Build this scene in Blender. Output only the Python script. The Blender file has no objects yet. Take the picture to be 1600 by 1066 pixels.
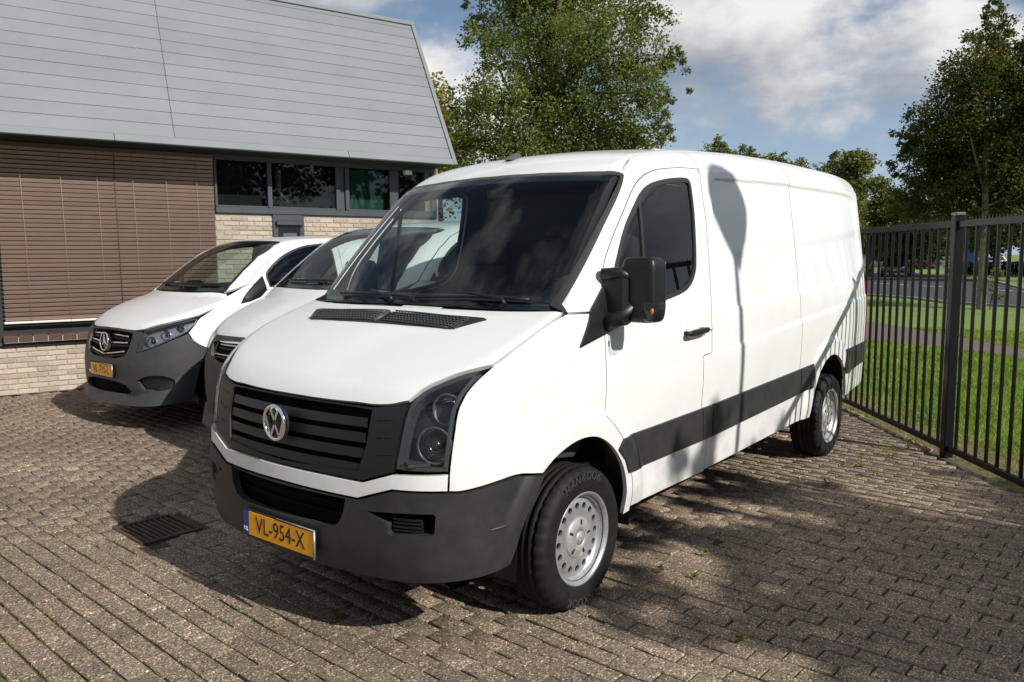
import bpy, bmesh, math, random
import numpy as np
from mathutils import Vector, Matrix
from mathutils.geometry import delaunay_2d_cdt
R = math.radians
scene = bpy.context.scene
COL = scene.collection
random.seed(7)
rng = np.random.default_rng(7)

# ------------------------------------------------------------------ camera
CAM = np.array([3.061, 3.019, 1.671])
YAW, PITCH, ROLL, FPX = -2.4652, -0.10575, -0.0059, 1252.56
def cam_axes():
    fw = np.array([math.cos(PITCH)*math.cos(YAW), math.cos(PITCH)*math.sin(YAW), math.sin(PITCH)])
    rt = np.array([math.sin(YAW), -math.cos(YAW), 0.0])
    up = np.cross(rt, fw)
    c, s = math.cos(ROLL), math.sin(ROLL)
    return c*rt + s*up, -s*rt + c*up, fw
RT, UP, FW = cam_axes()
cam_data = bpy.data.cameras.new('camera')
cam_data.sensor_fit = 'HORIZONTAL'; cam_data.sensor_width = 36.0
cam_data.lens = FPX/1600*36
cam_data.clip_start = 0.05; cam_data.clip_end = 3000
cam = bpy.data.objects.new('camera', cam_data); COL.objects.link(cam)
cam.matrix_world = Matrix(((RT[0], UP[0], -FW[0], CAM[0]), (RT[1], UP[1], -FW[1], CAM[1]), (RT[2], UP[2], -FW[2], CAM[2]), (0, 0, 0, 1)))
scene.camera = cam

# ------------------------------------------------------------------ light and sky
SUNV = np.array([-0.09, -1.45, -1.0])                       # the way the light travels
sun = bpy.data.lights.new('sun', 'SUN'); sun.energy = 5.0; sun.angle = R(0.55); sun.color = (1.0, 0.965, 0.91)
sun_o = bpy.data.objects.new('sun', sun); COL.objects.link(sun_o)
sun_o.rotation_euler = Vector(SUNV).to_track_quat('-Z', 'Y').to_euler()
sun_o.location = (0, 10, 12)

world = bpy.data.worlds.new('World'); scene.world = world; world.use_nodes = True
def build_world():
    nt = world.node_tree; N = nt.nodes; L = nt.links; N.clear()
    out = N.new('ShaderNodeOutputWorld'); bg = N.new('ShaderNodeBackground'); bg.inputs['Strength'].default_value = 0.057
    sky = N.new('ShaderNodeTexSky'); sky.sky_type = 'NISHITA'; sky.sun_disc = False
    sky.sun_elevation = math.atan2(1.0, math.hypot(SUNV[0], SUNV[1])); sky.sun_rotation = math.atan2(-SUNV[0], -SUNV[1])
    sky.altitude = 0; sky.air_density = 1.0; sky.dust_density = 0.0; sky.ozone_density = 2.6
    tc = N.new('ShaderNodeTexCoord'); sep = N.new('ShaderNodeSeparateXYZ'); L.new(tc.outputs['Generated'], sep.inputs[0])
    def M(op, a, b=None, clamp=False):
        n = N.new('ShaderNodeMath'); n.operation = op; n.use_clamp = clamp
        for i, v in enumerate((a, b)):
            if v is None: continue
            if isinstance(v, (int, float)): n.inputs[i].default_value = v
            else: L.new(v, n.inputs[i])
        return n.outputs[0]
    cmb = N.new('ShaderNodeCombineXYZ'); L.new(sep.outputs['X'], cmb.inputs[0]); L.new(sep.outputs['Y'], cmb.inputs[1]); L.new(M('MULTIPLY', sep.outputs['Z'], 1.9), cmb.inputs[2])
    def noise(scale, detail, rough, off=(0, 0, 0), dist=0.0):
        mp = N.new('ShaderNodeMapping'); mp.inputs['Location'].default_value = (off[0]+CLOUD_SEED, off[1], off[2]); L.new(cmb.outputs[0], mp.inputs[0])
        n = N.new('ShaderNodeTexNoise'); n.inputs['Scale'].default_value = scale; n.inputs['Detail'].default_value = detail
        n.inputs['Roughness'].default_value = rough; n.inputs['Distortion'].default_value = dist; L.new(mp.outputs[0], n.inputs['Vector'])
        return n.outputs['Fac']
    def density(off): return M('ADD', M('MULTIPLY', noise(1.7, 3, 0.5, off), 0.50), M('MULTIPLY', noise(4.2, 10, 0.56, off, 0.15), 0.50))
    d0 = density((0, 0, 0)); d1 = density((0.015, 0.05, 0.11))                  # second sample lies towards the sun
    mask = N.new('ShaderNodeMapRange'); mask.interpolation_type = 'SMOOTHSTEP'
    L.new(d0, mask.inputs[0]); mask.inputs[1].default_value = 0.448; mask.inputs[2].default_value = 0.535
    mask.inputs[3].default_value = 0.06; mask.inputs[4].default_value = 0.98
    lit = M('ADD', M('MULTIPLY', M('SUBTRACT', d0, d1), 3.2), M('MULTIPLY', M('SUBTRACT', 0.62, d0), 2.6))
    ramp = N.new('ShaderNodeValToRGB'); cr = ramp.color_ramp
    cr.elements[0].position = 0.0; cr.elements[0].color = (4.6, 5.0, 5.9, 1)
    cr.elements[1].position = 0.50; cr.elements[1].color = (14.0, 13.9, 13.6, 1)
    e = cr.elements.new(0.22); e.color = (7.2, 7.5, 8.1, 1)
    L.new(lit, ramp.inputs[0])
    mix = N.new('ShaderNodeMix'); mix.data_type = 'RGBA'
    hz = N.new('ShaderNodeMapRange'); hz.interpolation_type = 'SMOOTHSTEP'; L.new(sep.outputs['Z'], hz.inputs[0]); hz.inputs[1].default_value = 0.0; hz.inputs[2].default_value = 0.26; hz.inputs[3].default_value = 0.92; hz.inputs[4].default_value = 0.0
    hsv = N.new('ShaderNodeHueSaturation'); hsv.inputs['Saturation'].default_value = 1.0; hsv.inputs['Value'].default_value = 1.35; L.new(sky.outputs[0], hsv.inputs['Color'])
    pale = N.new('ShaderNodeMix'); pale.data_type = 'RGBA'; L.new(hz.outputs[0], pale.inputs[0]); L.new(hsv.outputs[0], pale.inputs[6]); pale.inputs[7].default_value = (6.0, 7.8, 10.4, 1)      # thin haze low on the horizon, all the way round
    L.new(mask.outputs[0], mix.inputs[0]); L.new(pale.outputs[2], mix.inputs[6]); L.new(ramp.outputs[0], mix.inputs[7])
    L.new(mix.outputs[2], bg.inputs['Color']); L.new(bg.outputs[0], out.inputs['Surface'])
CLOUD_SEED = 30.23
build_world()
scene.render.engine = 'CYCLES'
scene.view_settings.view_transform = 'Standard'; scene.view_settings.look = 'None'
scene.view_settings.exposure = 0.18; scene.view_settings.gamma = 1.0

# ------------------------------------------------------------------ helpers: materials
MATS = {}
def mat(name, col=(.8, .8, .8), rough=.5, metal=0.0, coat=0.0, spec=.5, emit=None, noise=None, bump=None, var=0.0, col2=None, trans=0.0, wave=None):
    """procedural principled material. noise=(scale, amount) mottles between col and col2, bump=(scale, strength, distance), var = change from piece to piece"""
    if name in MATS: return MATS[name]
    m = bpy.data.materials.new(name); m.use_nodes = True; MATS[name] = m
    nt = m.node_tree; N = nt.nodes; L = nt.links; b = N['Principled BSDF']
    b.inputs['Base Color'].default_value = (*col, 1); b.inputs['Roughness'].default_value = rough; b.inputs['Metallic'].default_value = metal
    b.inputs['Specular IOR Level'].default_value = spec
    b.inputs['Coat Weight'].default_value = coat; b.inputs['Coat Roughness'].default_value = .06
    geo = N.new('ShaderNodeNewGeometry'); oi = N.new('ShaderNodeObjectInfo')
    src = None
    if noise:
        n = N.new('ShaderNodeTexNoise'); n.inputs['Scale'].default_value = noise[0]; n.inputs['Detail'].default_value = 6; n.inputs['Roughness'].default_value = .62
        L.new(geo.outputs['Position'], n.inputs['Vector'])
        mr = N.new('ShaderNodeMapRange'); L.new(n.outputs['Fac'], mr.inputs[0]); mr.inputs[1].default_value = .36; mr.inputs[2].default_value = .66; mr.inputs[4].default_value = noise[1]
        mx = N.new('ShaderNodeMix'); mx.data_type = 'RGBA'; L.new(mr.outputs[0], mx.inputs[0])
        mx.inputs[6].default_value = (*col, 1); mx.inputs[7].default_value = (*(col2 or tuple(c*.6 for c in col)), 1)
        src = mx.outputs[2]
    if var:
        ad = N.new('ShaderNodeMath'); ad.operation = 'ADD'; L.new(geo.outputs['Random Per Island'], ad.inputs[0]); L.new(oi.outputs['Random'], ad.inputs[1])
        fr = N.new('ShaderNodeMath'); fr.operation = 'FRACT'; L.new(ad.outputs[0], fr.inputs[0])
        hs = N.new('ShaderNodeHueSaturation'); mv = N.new('ShaderNodeMapRange'); L.new(fr.outputs[0], mv.inputs[0]); mv.inputs[3].default_value = 1-var; mv.inputs[4].default_value = 1+var
        L.new(mv.outputs[0], hs.inputs['Value'])
        mh = N.new('ShaderNodeMapRange'); f2 = N.new('ShaderNodeMath'); f2.operation = 'MULTIPLY'; f2.inputs[1].default_value = 7.31; L.new(fr.outputs[0], f2.inputs[0])
        f3 = N.new('ShaderNodeMath'); f3.operation = 'FRACT'; L.new(f2.outputs[0], f3.inputs[0]); L.new(f3.outputs[0], mh.inputs[0]); mh.inputs[3].default_value = .5-var*.06; mh.inputs[4].default_value = .5+var*.06
        L.new(mh.outputs[0], hs.inputs['Hue'])
        if src: L.new(src, hs.inputs['Color'])
        else: hs.inputs['Color'].default_value = (*col, 1)
        src = hs.outputs[0]
    if src: L.new(src, b.inputs['Base Color'])
    if bump:
        n = N.new('ShaderNodeTexNoise'); n.inputs['Scale'].default_value = bump[0]; n.inputs['Detail'].default_value = 5
        L.new(geo.outputs['Position'], n.inputs['Vector'])
        bp = N.new('ShaderNodeBump'); bp.inputs['Strength'].default_value = bump[1]; bp.inputs['Distance'].default_value = bump[2]
        L.new(n.outputs['Fac'], bp.inputs['Height']); L.new(bp.outputs[0], b.inputs['Normal'])
    if emit: b.inputs['Emission Color'].default_value = (*emit[:3], 1); b.inputs['Emission Strength'].default_value = emit[3]
    return m
def glass_mat(name, tint=(.6, .65, .63), refl=.9, rough=0.0):
    if name in MATS: return MATS[name]
    m = bpy.data.materials.new(name); m.use_nodes = True; MATS[name] = m
    nt = m.node_tree; N = nt.nodes; L = nt.links; N.clear()
    out = N.new('ShaderNodeOutputMaterial'); tr = N.new('ShaderNodeBsdfTransparent'); gl = N.new('ShaderNodeBsdfGlossy'); mx = N.new('ShaderNodeMixShader'); fr = N.new('ShaderNodeFresnel')
    tr.inputs['Color'].default_value = (*tint, 1); gl.inputs['Roughness'].default_value = rough; gl.inputs['Color'].default_value = (refl, refl, refl, 1)
    geo = N.new('ShaderNodeNewGeometry'); io = N.new('ShaderNodeMix'); io.data_type = 'FLOAT'; L.new(geo.outputs['Backfacing'], io.inputs[0]); io.inputs[2].default_value = 1.5; io.inputs[3].default_value = 1/1.5; L.new(io.outputs[0], fr.inputs['IOR'])
    L.new(fr.outputs[0], mx.inputs[0]); L.new(tr.outputs[0], mx.inputs[1]); L.new(gl.outputs[0], mx.inputs[2]); L.new(mx.outputs[0], out.inputs[0])
    return m
def leaf_mat(name, c1, c2, c3=None, trans=.35):
    if name in MATS: return MATS[name]
    m = bpy.data.materials.new(name); m.use_nodes = True; MATS[name] = m
    nt = m.node_tree; N = nt.nodes; L = nt.links; N.clear()
    out = N.new('ShaderNodeOutputMaterial'); geo = N.new('ShaderNodeNewGeometry'); rp = N.new('ShaderNodeValToRGB')
    cr = rp.color_ramp; cr.elements[0].color = (*c1, 1); cr.elements[1].color = (*c2, 1)
    if c3: cr.elements[1].position = .88; e = cr.elements.new(1.0); e.color = (*c3, 1)
    L.new(geo.outputs['Random Per Island'], rp.inputs[0])
    ns = N.new('ShaderNodeTexNoise'); ns.inputs['Scale'].default_value = .9; L.new(geo.outputs['Position'], ns.inputs['Vector'])
    hs = N.new('ShaderNodeHueSaturation'); mr = N.new('ShaderNodeMapRange'); L.new(ns.outputs['Fac'], mr.inputs[0]); mr.inputs[1].default_value = .3; mr.inputs[2].default_value = .7; mr.inputs[3].default_value = .75; mr.inputs[4].default_value = 1.25
    L.new(mr.outputs[0], hs.inputs['Value']); L.new(rp.outputs[0], hs.inputs['Color'])
    pb = N.new('ShaderNodeBsdfPrincipled'); pb.inputs['Roughness'].default_value = .6; pb.inputs['Specular IOR Level'].default_value = .18; L.new(hs.outputs[0], pb.inputs['Base Color'])
    tl = N.new('ShaderNodeBsdfTranslucent'); br = N.new('ShaderNodeMix'); br.data_type = 'RGBA'; br.blend_type = 'MULTIPLY'; br.inputs[0].default_value = 1; L.new(hs.outputs[0], br.inputs[6]); br.inputs[7].default_value = (1.3, 1.4, .7, 1)
    L.new(br.outputs[2], tl.inputs['Color'])
    mx = N.new('ShaderNodeMixShader'); mx.inputs[0].default_value = trans; L.new(pb.outputs[0], mx.inputs[1]); L.new(tl.outputs[0], mx.inputs[2]); L.new(mx.outputs[0], out.inputs[0])
    return m

# ------------------------------------------------------------------ helpers: objects
def link(name, me, m=None, parent=None, **props):
    o = bpy.data.objects.new(name, me); COL.objects.link(o)
    if parent is not None: o.parent = parent
    if m is not None and me is not None:
        ms = m if isinstance(m, (list, tuple)) else [m]
        if len(me.materials) == 0:
            for k in ms: me.materials.append(k)
    for k, v in props.items(): o[k] = v
    return o
def thing(name, label, cat, loc=(0, 0, 0), rz=0.0, group=None):
    o = bpy.data.objects.new(name, None); COL.objects.link(o); o.location = loc; o.rotation_euler = (0, 0, rz); o.empty_display_size = .2
    o['label'] = label; o['category'] = cat
    if group: o['group'] = group
    return o
def tag(o, label, cat, group=None):
    o['label'] = label; o['category'] = cat
    if group: o['group'] = group
    return o
def pydata(name, V, Fc, smooth=False, mi=None):
    me = bpy.data.meshes.new(name); me.from_pydata([tuple(map(float, v)) for v in V], [], [tuple(map(int, f)) for f in Fc])
    if smooth: me.polygons.foreach_set('use_smooth', [True]*len(me.polygons))
    if mi is not None: me.polygons.foreach_set('material_index', mi)
    me.update(); return me
def quads_mesh(name, V, n=4, smooth=False):
    """V (k*n,3): k separate n-gons"""
    V = np.asarray(V, np.float32); k = len(V)//n
    me = bpy.data.meshes.new(name); me.vertices.add(len(V)); me.vertices.foreach_set('co', V.ravel())
    me.loops.add(len(V)); me.loops.foreach_set('vertex_index', np.arange(len(V), dtype=np.int32))
    me.polygons.add(k); me.polygons.foreach_set('loop_start', np.arange(0, len(V), n, dtype=np.int32)); me.polygons.foreach_set('loop_total', np.full(k, n, np.int32))
    if smooth: me.polygons.foreach_set('use_smooth', np.ones(k, bool))
    me.update(calc_edges=True); return me
class MB:
    """collects simple shapes into one mesh"""
    def __init__(s): s.V = []; s.F = []; s.sm = []
    def add(s, V, Fc, smooth=False):
        o = len(s.V); s.V += [tuple(map(float, v)) for v in V]; s.F += [tuple(i+o for i in f) for f in Fc]; s.sm += [smooth]*len(Fc); return s
    def box(s, c, d, rot=None, bev=0.0):
        hx, hy, hz = d[0]/2, d[1]/2, d[2]/2
        if bev > 0:
            b = bev; V = []
            for z, i in ((-hz, b), (-hz+b, 0), (hz-b, 0), (hz, b)):
                x, y = hx-i, hy-i
                V += [(-x+b, -y, z), (x-b, -y, z), (x, -y+b, z), (x, y-b, z), (x-b, y, z), (-x+b, y, z), (-x, y-b, z), (-x, -y+b, z)]
            Fc = [tuple(range(7, -1, -1)), tuple(range(24, 32))]
            for r in range(3):
                for k in range(8): Fc.append((r*8+k, r*8+(k+1) % 8, r*8+8+(k+1) % 8, r*8+8+k))
        else:
            V = [(-hx, -hy, -hz), (hx, -hy, -hz), (hx, hy, -hz), (-hx, hy, -hz), (-hx, -hy, hz), (hx, -hy, hz), (hx, hy, hz), (-hx, hy, hz)]
            Fc = [(3, 2, 1, 0), (4, 5, 6, 7), (0, 1, 5, 4), (1, 2, 6, 5), (2, 3, 7, 6), (3, 0, 4, 7)]
        V = np.array(V)
        if rot is not None: V = V@np.array(rot).T
        return s.add(V+np.array(c), Fc)
    def tube(s, pts, r, n=8, caps=True, smooth=True):
        P = np.array(pts, float); k = len(P); r = np.broadcast_to(np.array(r, float), (k,)); V = []; pa = None
        for i in range(k):
            t = P[min(i+1, k-1)]-P[max(i-1, 0)]; t = t/max(np.linalg.norm(t), 1e-9)
            if pa is None: a = np.cross(t, (0, 0, 1) if abs(t[2]) < .9 else (1, 0, 0))
            else: a = pa-t*(pa@t)
            a = a/max(np.linalg.norm(a), 1e-9); b = np.cross(t, a); pa = a
            for j in range(n):
                w = 2*math.pi*j/n; V.append(P[i]+(a*math.cos(w)+b*math.sin(w))*r[i])
        Fc = []
        for i in range(k-1):
            for j in range(n): Fc.append((i*n+j, i*n+(j+1) % n, (i+1)*n+(j+1) % n, (i+1)*n+j))
        s.add(V, Fc, smooth)
        if caps: o = len(s.V)-k*n; s.F += [tuple(o+j for j in range(n-1, -1, -1)), tuple(o+(k-1)*n+j for j in range(n))]; s.sm += [False, False]
        return s
    def lathe(s, prof, n=48, c=(0, 0, 0), axis='y', smooth=True, closed=False):
        """prof: (radius, offset along axis)"""
        V = []; k = len(prof)
        for j in range(n):
            w = 2*math.pi*j/n
            for r, h in prof:
                p = (r*math.cos(w), h, r*math.sin(w)) if axis == 'y' else ((h, r*math.cos(w), r*math.sin(w)) if axis == 'x' else (r*math.cos(w), r*math.sin(w), h))
                V.append((p[0]+c[0], p[1]+c[1], p[2]+c[2]))
        Fc = []
        for j in range(n):
            for i in range(k if closed else k-1):
                a = j*k+i; b = j*k+(i+1) % k; c2 = ((j+1) % n)*k+(i+1) % k; d = ((j+1) % n)*k+i; Fc.append((a, b, c2, d))
        return s.add(V, Fc, smooth)
    def prism(s, poly, z0, z1, frame=None):
        """poly 2D extruded; frame maps (u,v,w)->3D as 3x3 rows u,v,w and origin"""
        k = len(poly); V = [(a, b, z0) for a, b in poly]+[(a, b, z1) for a, b in poly]
        Fc = [tuple(range(k-1, -1, -1)), tuple(range(k, 2*k))]+[(i, (i+1) % k, k+(i+1) % k, k+i) for i in range(k)]
        if frame is not None:
            A, O = frame; V = np.array(V)@np.array(A)+np.array(O)
        return s.add(V, Fc)
    def build(s, name, m=None, parent=None, recalc=True, **props):
        me = bpy.data.meshes.new(name); me.from_pydata(s.V, [], s.F); me.polygons.foreach_set('use_smooth', s.sm)
        if recalc:
            bm = bmesh.new(); bm.from_mesh(me); bmesh.ops.recalc_face_normals(bm, faces=bm.faces[:]); bm.to_mesh(me); bm.free()
        me.update(); return link(name, me, m, parent, **props)
def copy_tree(o, parent=None):
    c = o.copy(); COL.objects.link(c); c.parent = parent
    for ch in list(o.children): copy_tree(ch, c)
    return c
def text_mesh(txt, size=1.0, depth=.01, align='CENTER', shear=0.0):
    cu = bpy.data.curves.new('lettering', 'FONT'); cu.body = txt; cu.size = size; cu.extrude = depth; cu.align_x = align; cu.align_y = 'CENTER'; cu.shear = shear; cu.resolution_u = 3
    o = bpy.data.objects.new('lettering', cu); COL.objects.link(o)
    me = bpy.data.meshes.new_from_object(o.evaluated_get(bpy.context.evaluated_depsgraph_get()))
    bpy.data.objects.remove(o); bpy.data.curves.remove(cu); return me
def xform_mesh(me, A, O):
    """columns of A are images of the axes"""
    V = np.empty(len(me.vertices)*3, np.float32); me.vertices.foreach_get('co', V); V = V.reshape(-1, 3)@np.array(A).T+np.array(O)
    me.vertices.foreach_set('co', V.astype(np.float32).ravel()); me.update(); return me

# ------------------------------------------------------------------ helpers: shaped bodywork
def pch(xs, ys):
    xs = np.array(xs, float); ys = np.array(ys, float); o = np.argsort(xs); xs = xs[o]; ys = ys[o]
    h = np.diff(xs); d = np.diff(ys)/h; m = np.zeros(len(xs)); m[0] = d[0]; m[-1] = d[-1]
    for i in range(1, len(xs)-1):
        if d[i-1]*d[i] > 0:
            w1 = 2*h[i]+h[i-1]; w2 = h[i]+2*h[i-1]; m[i] = (w1+w2)/(w1/d[i-1]+w2/d[i])
    def f(x):
        x = np.clip(np.asarray(x, float), xs[0], xs[-1]); i = np.clip(np.searchsorted(xs, x)-1, 0, len(xs)-2)
        t = (x-xs[i])/h[i]; a = 1-t
        return ys[i]*(1+2*t)*a*a+m[i]*h[i]*t*a*a+ys[i+1]*t*t*(3-2*t)-m[i+1]*h[i]*t*t*a
    return f
def smax(a, b, k):
    h = np.maximum(k-np.abs(a-b), 0)/k
    return np.maximum(a, b)+h*h*k*.25
def smin(a, b, k): return -smax(-a, -b, k)
def sst(a, b, x):
    t = np.clip((x-a)/(b-a), 0, 1); return t*t*(3-2*t)
class Body:
    """a van body as one smooth closed surface F = 0; panels are cut out of it"""
    def __init__(s, **k): s.__dict__.update(k)
    detail = None
    def F(s, P):
        x, y, z = P[..., 0], P[..., 1], P[..., 2]; ay = np.abs(y)
        w = s.Wz(z)-.05*sst(s.rear+.9, s.rear-.1, x)-s.ntap*sst(.3, .95, x)
        if s.detail: w = w+s.detail(x, z)
        sd = ay-w
        fr = x-(s.nx-s.nc*(ay/.55)**2-s.lean(z))
        hood = (z-(s.Hh(x)-s.hc*(y/.8)**2))*.9
        nose = np.maximum(smax(smax(sd, fr, s.kc), hood, s.kh), -.7-x)
        zz = (z-s.wz0)/s.wh
        Xw = s.wx0-s.wc*(y/.89)**2-(z-s.wz0)*s.wsl+s.wb*zz*(1-zz)
        ws = (x-Xw)/math.hypot(1, s.wsl)
        rf = z-(s.Rz(x)-s.rc*np.abs(y/.8)**2.2)
        cab = smax(smax(sd, smax(ws, rf, s.kr), s.ks), s.rear-x+.05*(y/.9)**2, .18)
        return np.minimum(nose, cab)
    def grad(s, P, e=.004):
        g = np.stack([s.F(P+np.eye(3)[i]*e)-s.F(P-np.eye(3)[i]*e) for i in range(3)], -1)
        return g/np.maximum(np.linalg.norm(g, axis=-1, keepdims=True), 1e-9)
    def out(s, O, D, t1=6.0, n=150):
        """from inside outwards: where the ray leaves the body"""
        lo = np.zeros(len(O)); hi = np.full(len(O), t1); done = np.zeros(len(O), bool); ts = np.linspace(0, t1, n)
        for a, b in zip(ts[:-1], ts[1:]):
            m = (~done) & (s.F(O+D*b) > 0); lo[m] = a; hi[m] = b; done |= m
            if done.all(): break
        for i in range(22):
            md = (lo+hi)/2; g = s.F(O+D*md[:, None]) > 0; hi = np.where(g, md, hi); lo = np.where(g, lo, md)
        return O+D*lo[:, None]
def map_side(U): n = len(U); return np.c_[U[:, 0], np.zeros(n), U[:, 1]], np.tile([0., 1., 0.], (n, 1))
def map_cyl(U): a = U[:, 0]/.95; n = len(U); return np.c_[np.zeros(n), np.zeros(n), U[:, 1]], np.c_[np.cos(a), np.sin(a), np.zeros(n)]
def map_top(U): n = len(U); return np.c_[U[:, 0], U[:, 1], np.full(n, .72)], np.tile([0., 0., 1.], (n, 1))
def map_front(x0): return lambda U: (np.c_[np.full(len(U), x0), U[:, 0], U[:, 1]], np.tile([1., 0., 0.], (len(U), 1)))
def map_rear(U): n = len(U); return np.c_[np.full(n, -3.0), U[:, 0], U[:, 1]], np.tile([-1., 0., 0.], (n, 1))
def to_cyl(P): P = np.atleast_2d(np.array(P, float)); return np.c_[np.arctan2(P[:, 1], P[:, 0])*.95, P[:, 2]]
def spl(pts, n=6):
    """smooth open curve through points"""
    P = np.array(pts, float)
    if len(P) < 3: return [tuple(a) for a in P]
    Q = np.vstack([2*P[0]-P[1], P, 2*P[-1]-P[-2]]); out = []
    for i in range(1, len(Q)-2):
        for k in range(n):
            t = k/n; a, b, c, d = Q[i-1], Q[i], Q[i+1], Q[i+2]
            out.append(tuple(.5*((2*b)+(c-a)*t+(2*a-5*b+4*c-d)*t*t+(3*b-a-3*c+d)*t**3)))
    out.append(tuple(P[-1])); return out
def resample(poly, step):
    P = [np.array(a, float) for a in poly]; out = []
    for i in range(len(P)):
        a, b = P[i], P[(i+1) % len(P)]; l = np.linalg.norm(b-a)
        if l < 1e-6: continue
        k = max(1, int(math.ceil(l/step)))
        for j in range(k): out.append(a+(b-a)*j/k)
    return np.array(out)
def area2(P): x, y = P[:, 0], P[:, 1]; return .5*np.sum(x*np.roll(y, -1)-y*np.roll(x, -1))
def inset(P, g):
    if g == 0: return P
    if area2(P) < 0: P = P[::-1]
    e = np.roll(P, -1, 0)-P; e /= np.maximum(np.linalg.norm(e, axis=1, keepdims=True), 1e-9); nn = np.c_[-e[:, 1], e[:, 0]]
    m = nn+np.roll(nn, 1, 0); m /= np.maximum(np.linalg.norm(m, axis=1, keepdims=True), .35)
    return P+m*g
def pip(Q, P):
    x, y = Q[:, 0], Q[:, 1]; c = np.zeros(len(Q), bool)
    for i in range(len(P)):
        x1, y1 = P[i]; x2, y2 = P[i-1]
        if y1 == y2: continue
        c ^= ((y1 > y) != (y2 > y)) & (x < (x2-x1)*(y-y1)/(y2-y1)+x1)
    return c
def dist_poly(Q, P):
    d = np.full(len(Q), 1e9)
    for i in range(len(P)):
        a, b = P[i-1], P[i]; ab = b-a; l = ab@ab
        if l < 1e-12: continue
        t = np.clip(((Q-a)@ab)/l, 0, 1); d = np.minimum(d, np.linalg.norm(Q-a-t[:, None]*ab, axis=1))
    return d
def tri2d(poly, holes=(), res=.03, bres=None):
    """triangulate a polygon with holes on a grid; returns points, faces, list of boundary loops"""
    bres = bres or res*.7
    loops = [resample(poly, bres)]+[resample(h, bres) for h in holes]
    if area2(loops[0]) < 0: loops[0] = loops[0][::-1]
    for i in range(1, len(loops)):
        if area2(loops[i]) > 0: loops[i] = loops[i][::-1]
    mn, mx = loops[0].min(0), loops[0].max(0)
    gx = np.arange(mn[0]+res*.5, mx[0], res); gy = np.arange(mn[1]+res*.5, mx[1], res*.9)
    G = np.array([(x+(res*.5 if j % 2 else 0), y) for j, y in enumerate(gy) for x in gx]) if len(gx) and len(gy) else np.zeros((0, 2))
    if len(G):
        k = pip(G, loops[0])
        for h in loops[1:]: k &= ~pip(G, h)
        G = G[k]
    if len(G):
        k = np.ones(len(G), bool)
        for l in loops: k &= dist_poly(G, l) > res*.42
        G = G[k]
    pts = np.vstack(loops+[G]); E = []; o = 0
    for l in loops:
        E += [(o+i, o+(i+1) % len(l)) for i in range(len(l))]; o += len(l)
    r = delaunay_2d_cdt([Vector(p) for p in pts], E, [], 0, 1e-7)
    V = np.array([tuple(v) for v in r[0]]); T = np.array([f for f in r[2] if len(f) == 3])
    cen = V[T].mean(1); k = pip(cen, loops[0])
    for h in loops[1:]: k &= ~pip(cen, h)
    T = T[k]
    a = V[T]; ar = (a[:, 1, 0]-a[:, 0, 0])*(a[:, 2, 1]-a[:, 0, 1])-(a[:, 1, 1]-a[:, 0, 1])*(a[:, 2, 0]-a[:, 0, 0])
    T[ar < 0] = T[ar < 0][:, ::-1]; T = T[np.abs(ar) > 1e-10]
    # boundary edges
    cnt = {}
    for t in T:
        for i in range(3):
            e = (t[i], t[(i+1) % 3]); cnt[e] = 1
    B = [(a, b) for (a, b) in cnt if (b, a) not in cnt]
    return V, T, B
def panel(name, body, poly, mp, m, parent, holes=(), thick=.022, off=0.0, res=.035, gap=.0028, mirror=False, inner=True, both=False, bres=None, **props):
    """cut a piece out of the body surface: real thickness, turned-in edges, smooth normals from the surface itself"""
    P0 = inset(resample(poly, bres or res*.7), gap)
    V, T, B = tri2d(P0, holes, res, bres)
    O, D = mp(V); P = body.out(O, D); n = body.grad(P)
    t = P[T]; fn = np.cross(t[:, 1]-t[:, 0], t[:, 2]-t[:, 0]); flip = np.einsum('ij,ij->i', fn, n[T].mean(1)).sum() < 0
    if flip: T = T[:, ::-1]; B = [(b, a) for a, b in B]
    A = P+n*off; I = P+n*(off-thick); nv = len(A)
    bi = sorted({i for e in B for i in e}); ix = {v: k for k, v in enumerate(bi)}
    en = {i: np.zeros(3) for i in bi}
    for a, b in B:
        d = A[b]-A[a]; w = np.cross(d, n[a])
        en[a] += w; en[b] += w
    EN = np.array([en[i]/max(np.linalg.norm(en[i]), 1e-9) for i in bi]) if bi else np.zeros((0, 3))
    VV = [A]; NN = [n]; Fc = [T]; mi = [np.zeros(len(T), int)]
    o1 = nv; VV += [A[bi], I[bi]]; NN += [EN, EN]; k = len(bi)
    rim = np.array([(o1+ix[a], o1+k+ix[a], o1+k+ix[b], o1+ix[b]) for a, b in B])
    o2 = o1+2*k
    faces = [tuple(f) for f in T]+[tuple(f) for f in rim]; mats = [0]*len(T)+[0]*len(rim)
    if inner:
        VV.append(I); NN.append(-n); faces += [tuple(f) for f in (T[:, ::-1]+o2)]; mats += [1]*len(T)
    VV = np.vstack(VV); NN = np.vstack(NN)
    objs = []
    for sgn in ((1, -1) if both else ((-1,) if mirror else (1,))):
        W = VV*np.array([1, sgn, 1]); Nn = NN*np.array([1, sgn, 1]); ff = faces if sgn == 1 else [f[::-1] for f in faces]
        me = bpy.data.meshes.new(name); me.from_pydata(W.tolist(), [], [tuple(int(i) for i in f) for f in ff])
        me.polygons.foreach_set('use_smooth', [True]*len(ff)); me.polygons.foreach_set('material_index', mats if inner else [0]*len(ff)); me.update()
        if len(me.vertices) == len(Nn): me.normals_split_custom_set_from_vertices(Nn.tolist())
        ms = list(m) if isinstance(m, (list, tuple)) else [m, MATS.get('interior_grey', m)]
        objs.append(link(name, me, ms, parent, **props))
    return objs if both else objs[0]
def sym(pts):
    """right half polygon list from centre line outwards -> closed outline with its mirror image (first coordinate mirrored)"""
    return [tuple(p) for p in pts]+[(-p[0], p[1]) for p in pts[::-1] if abs(p[0]) > 1e-6]
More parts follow.
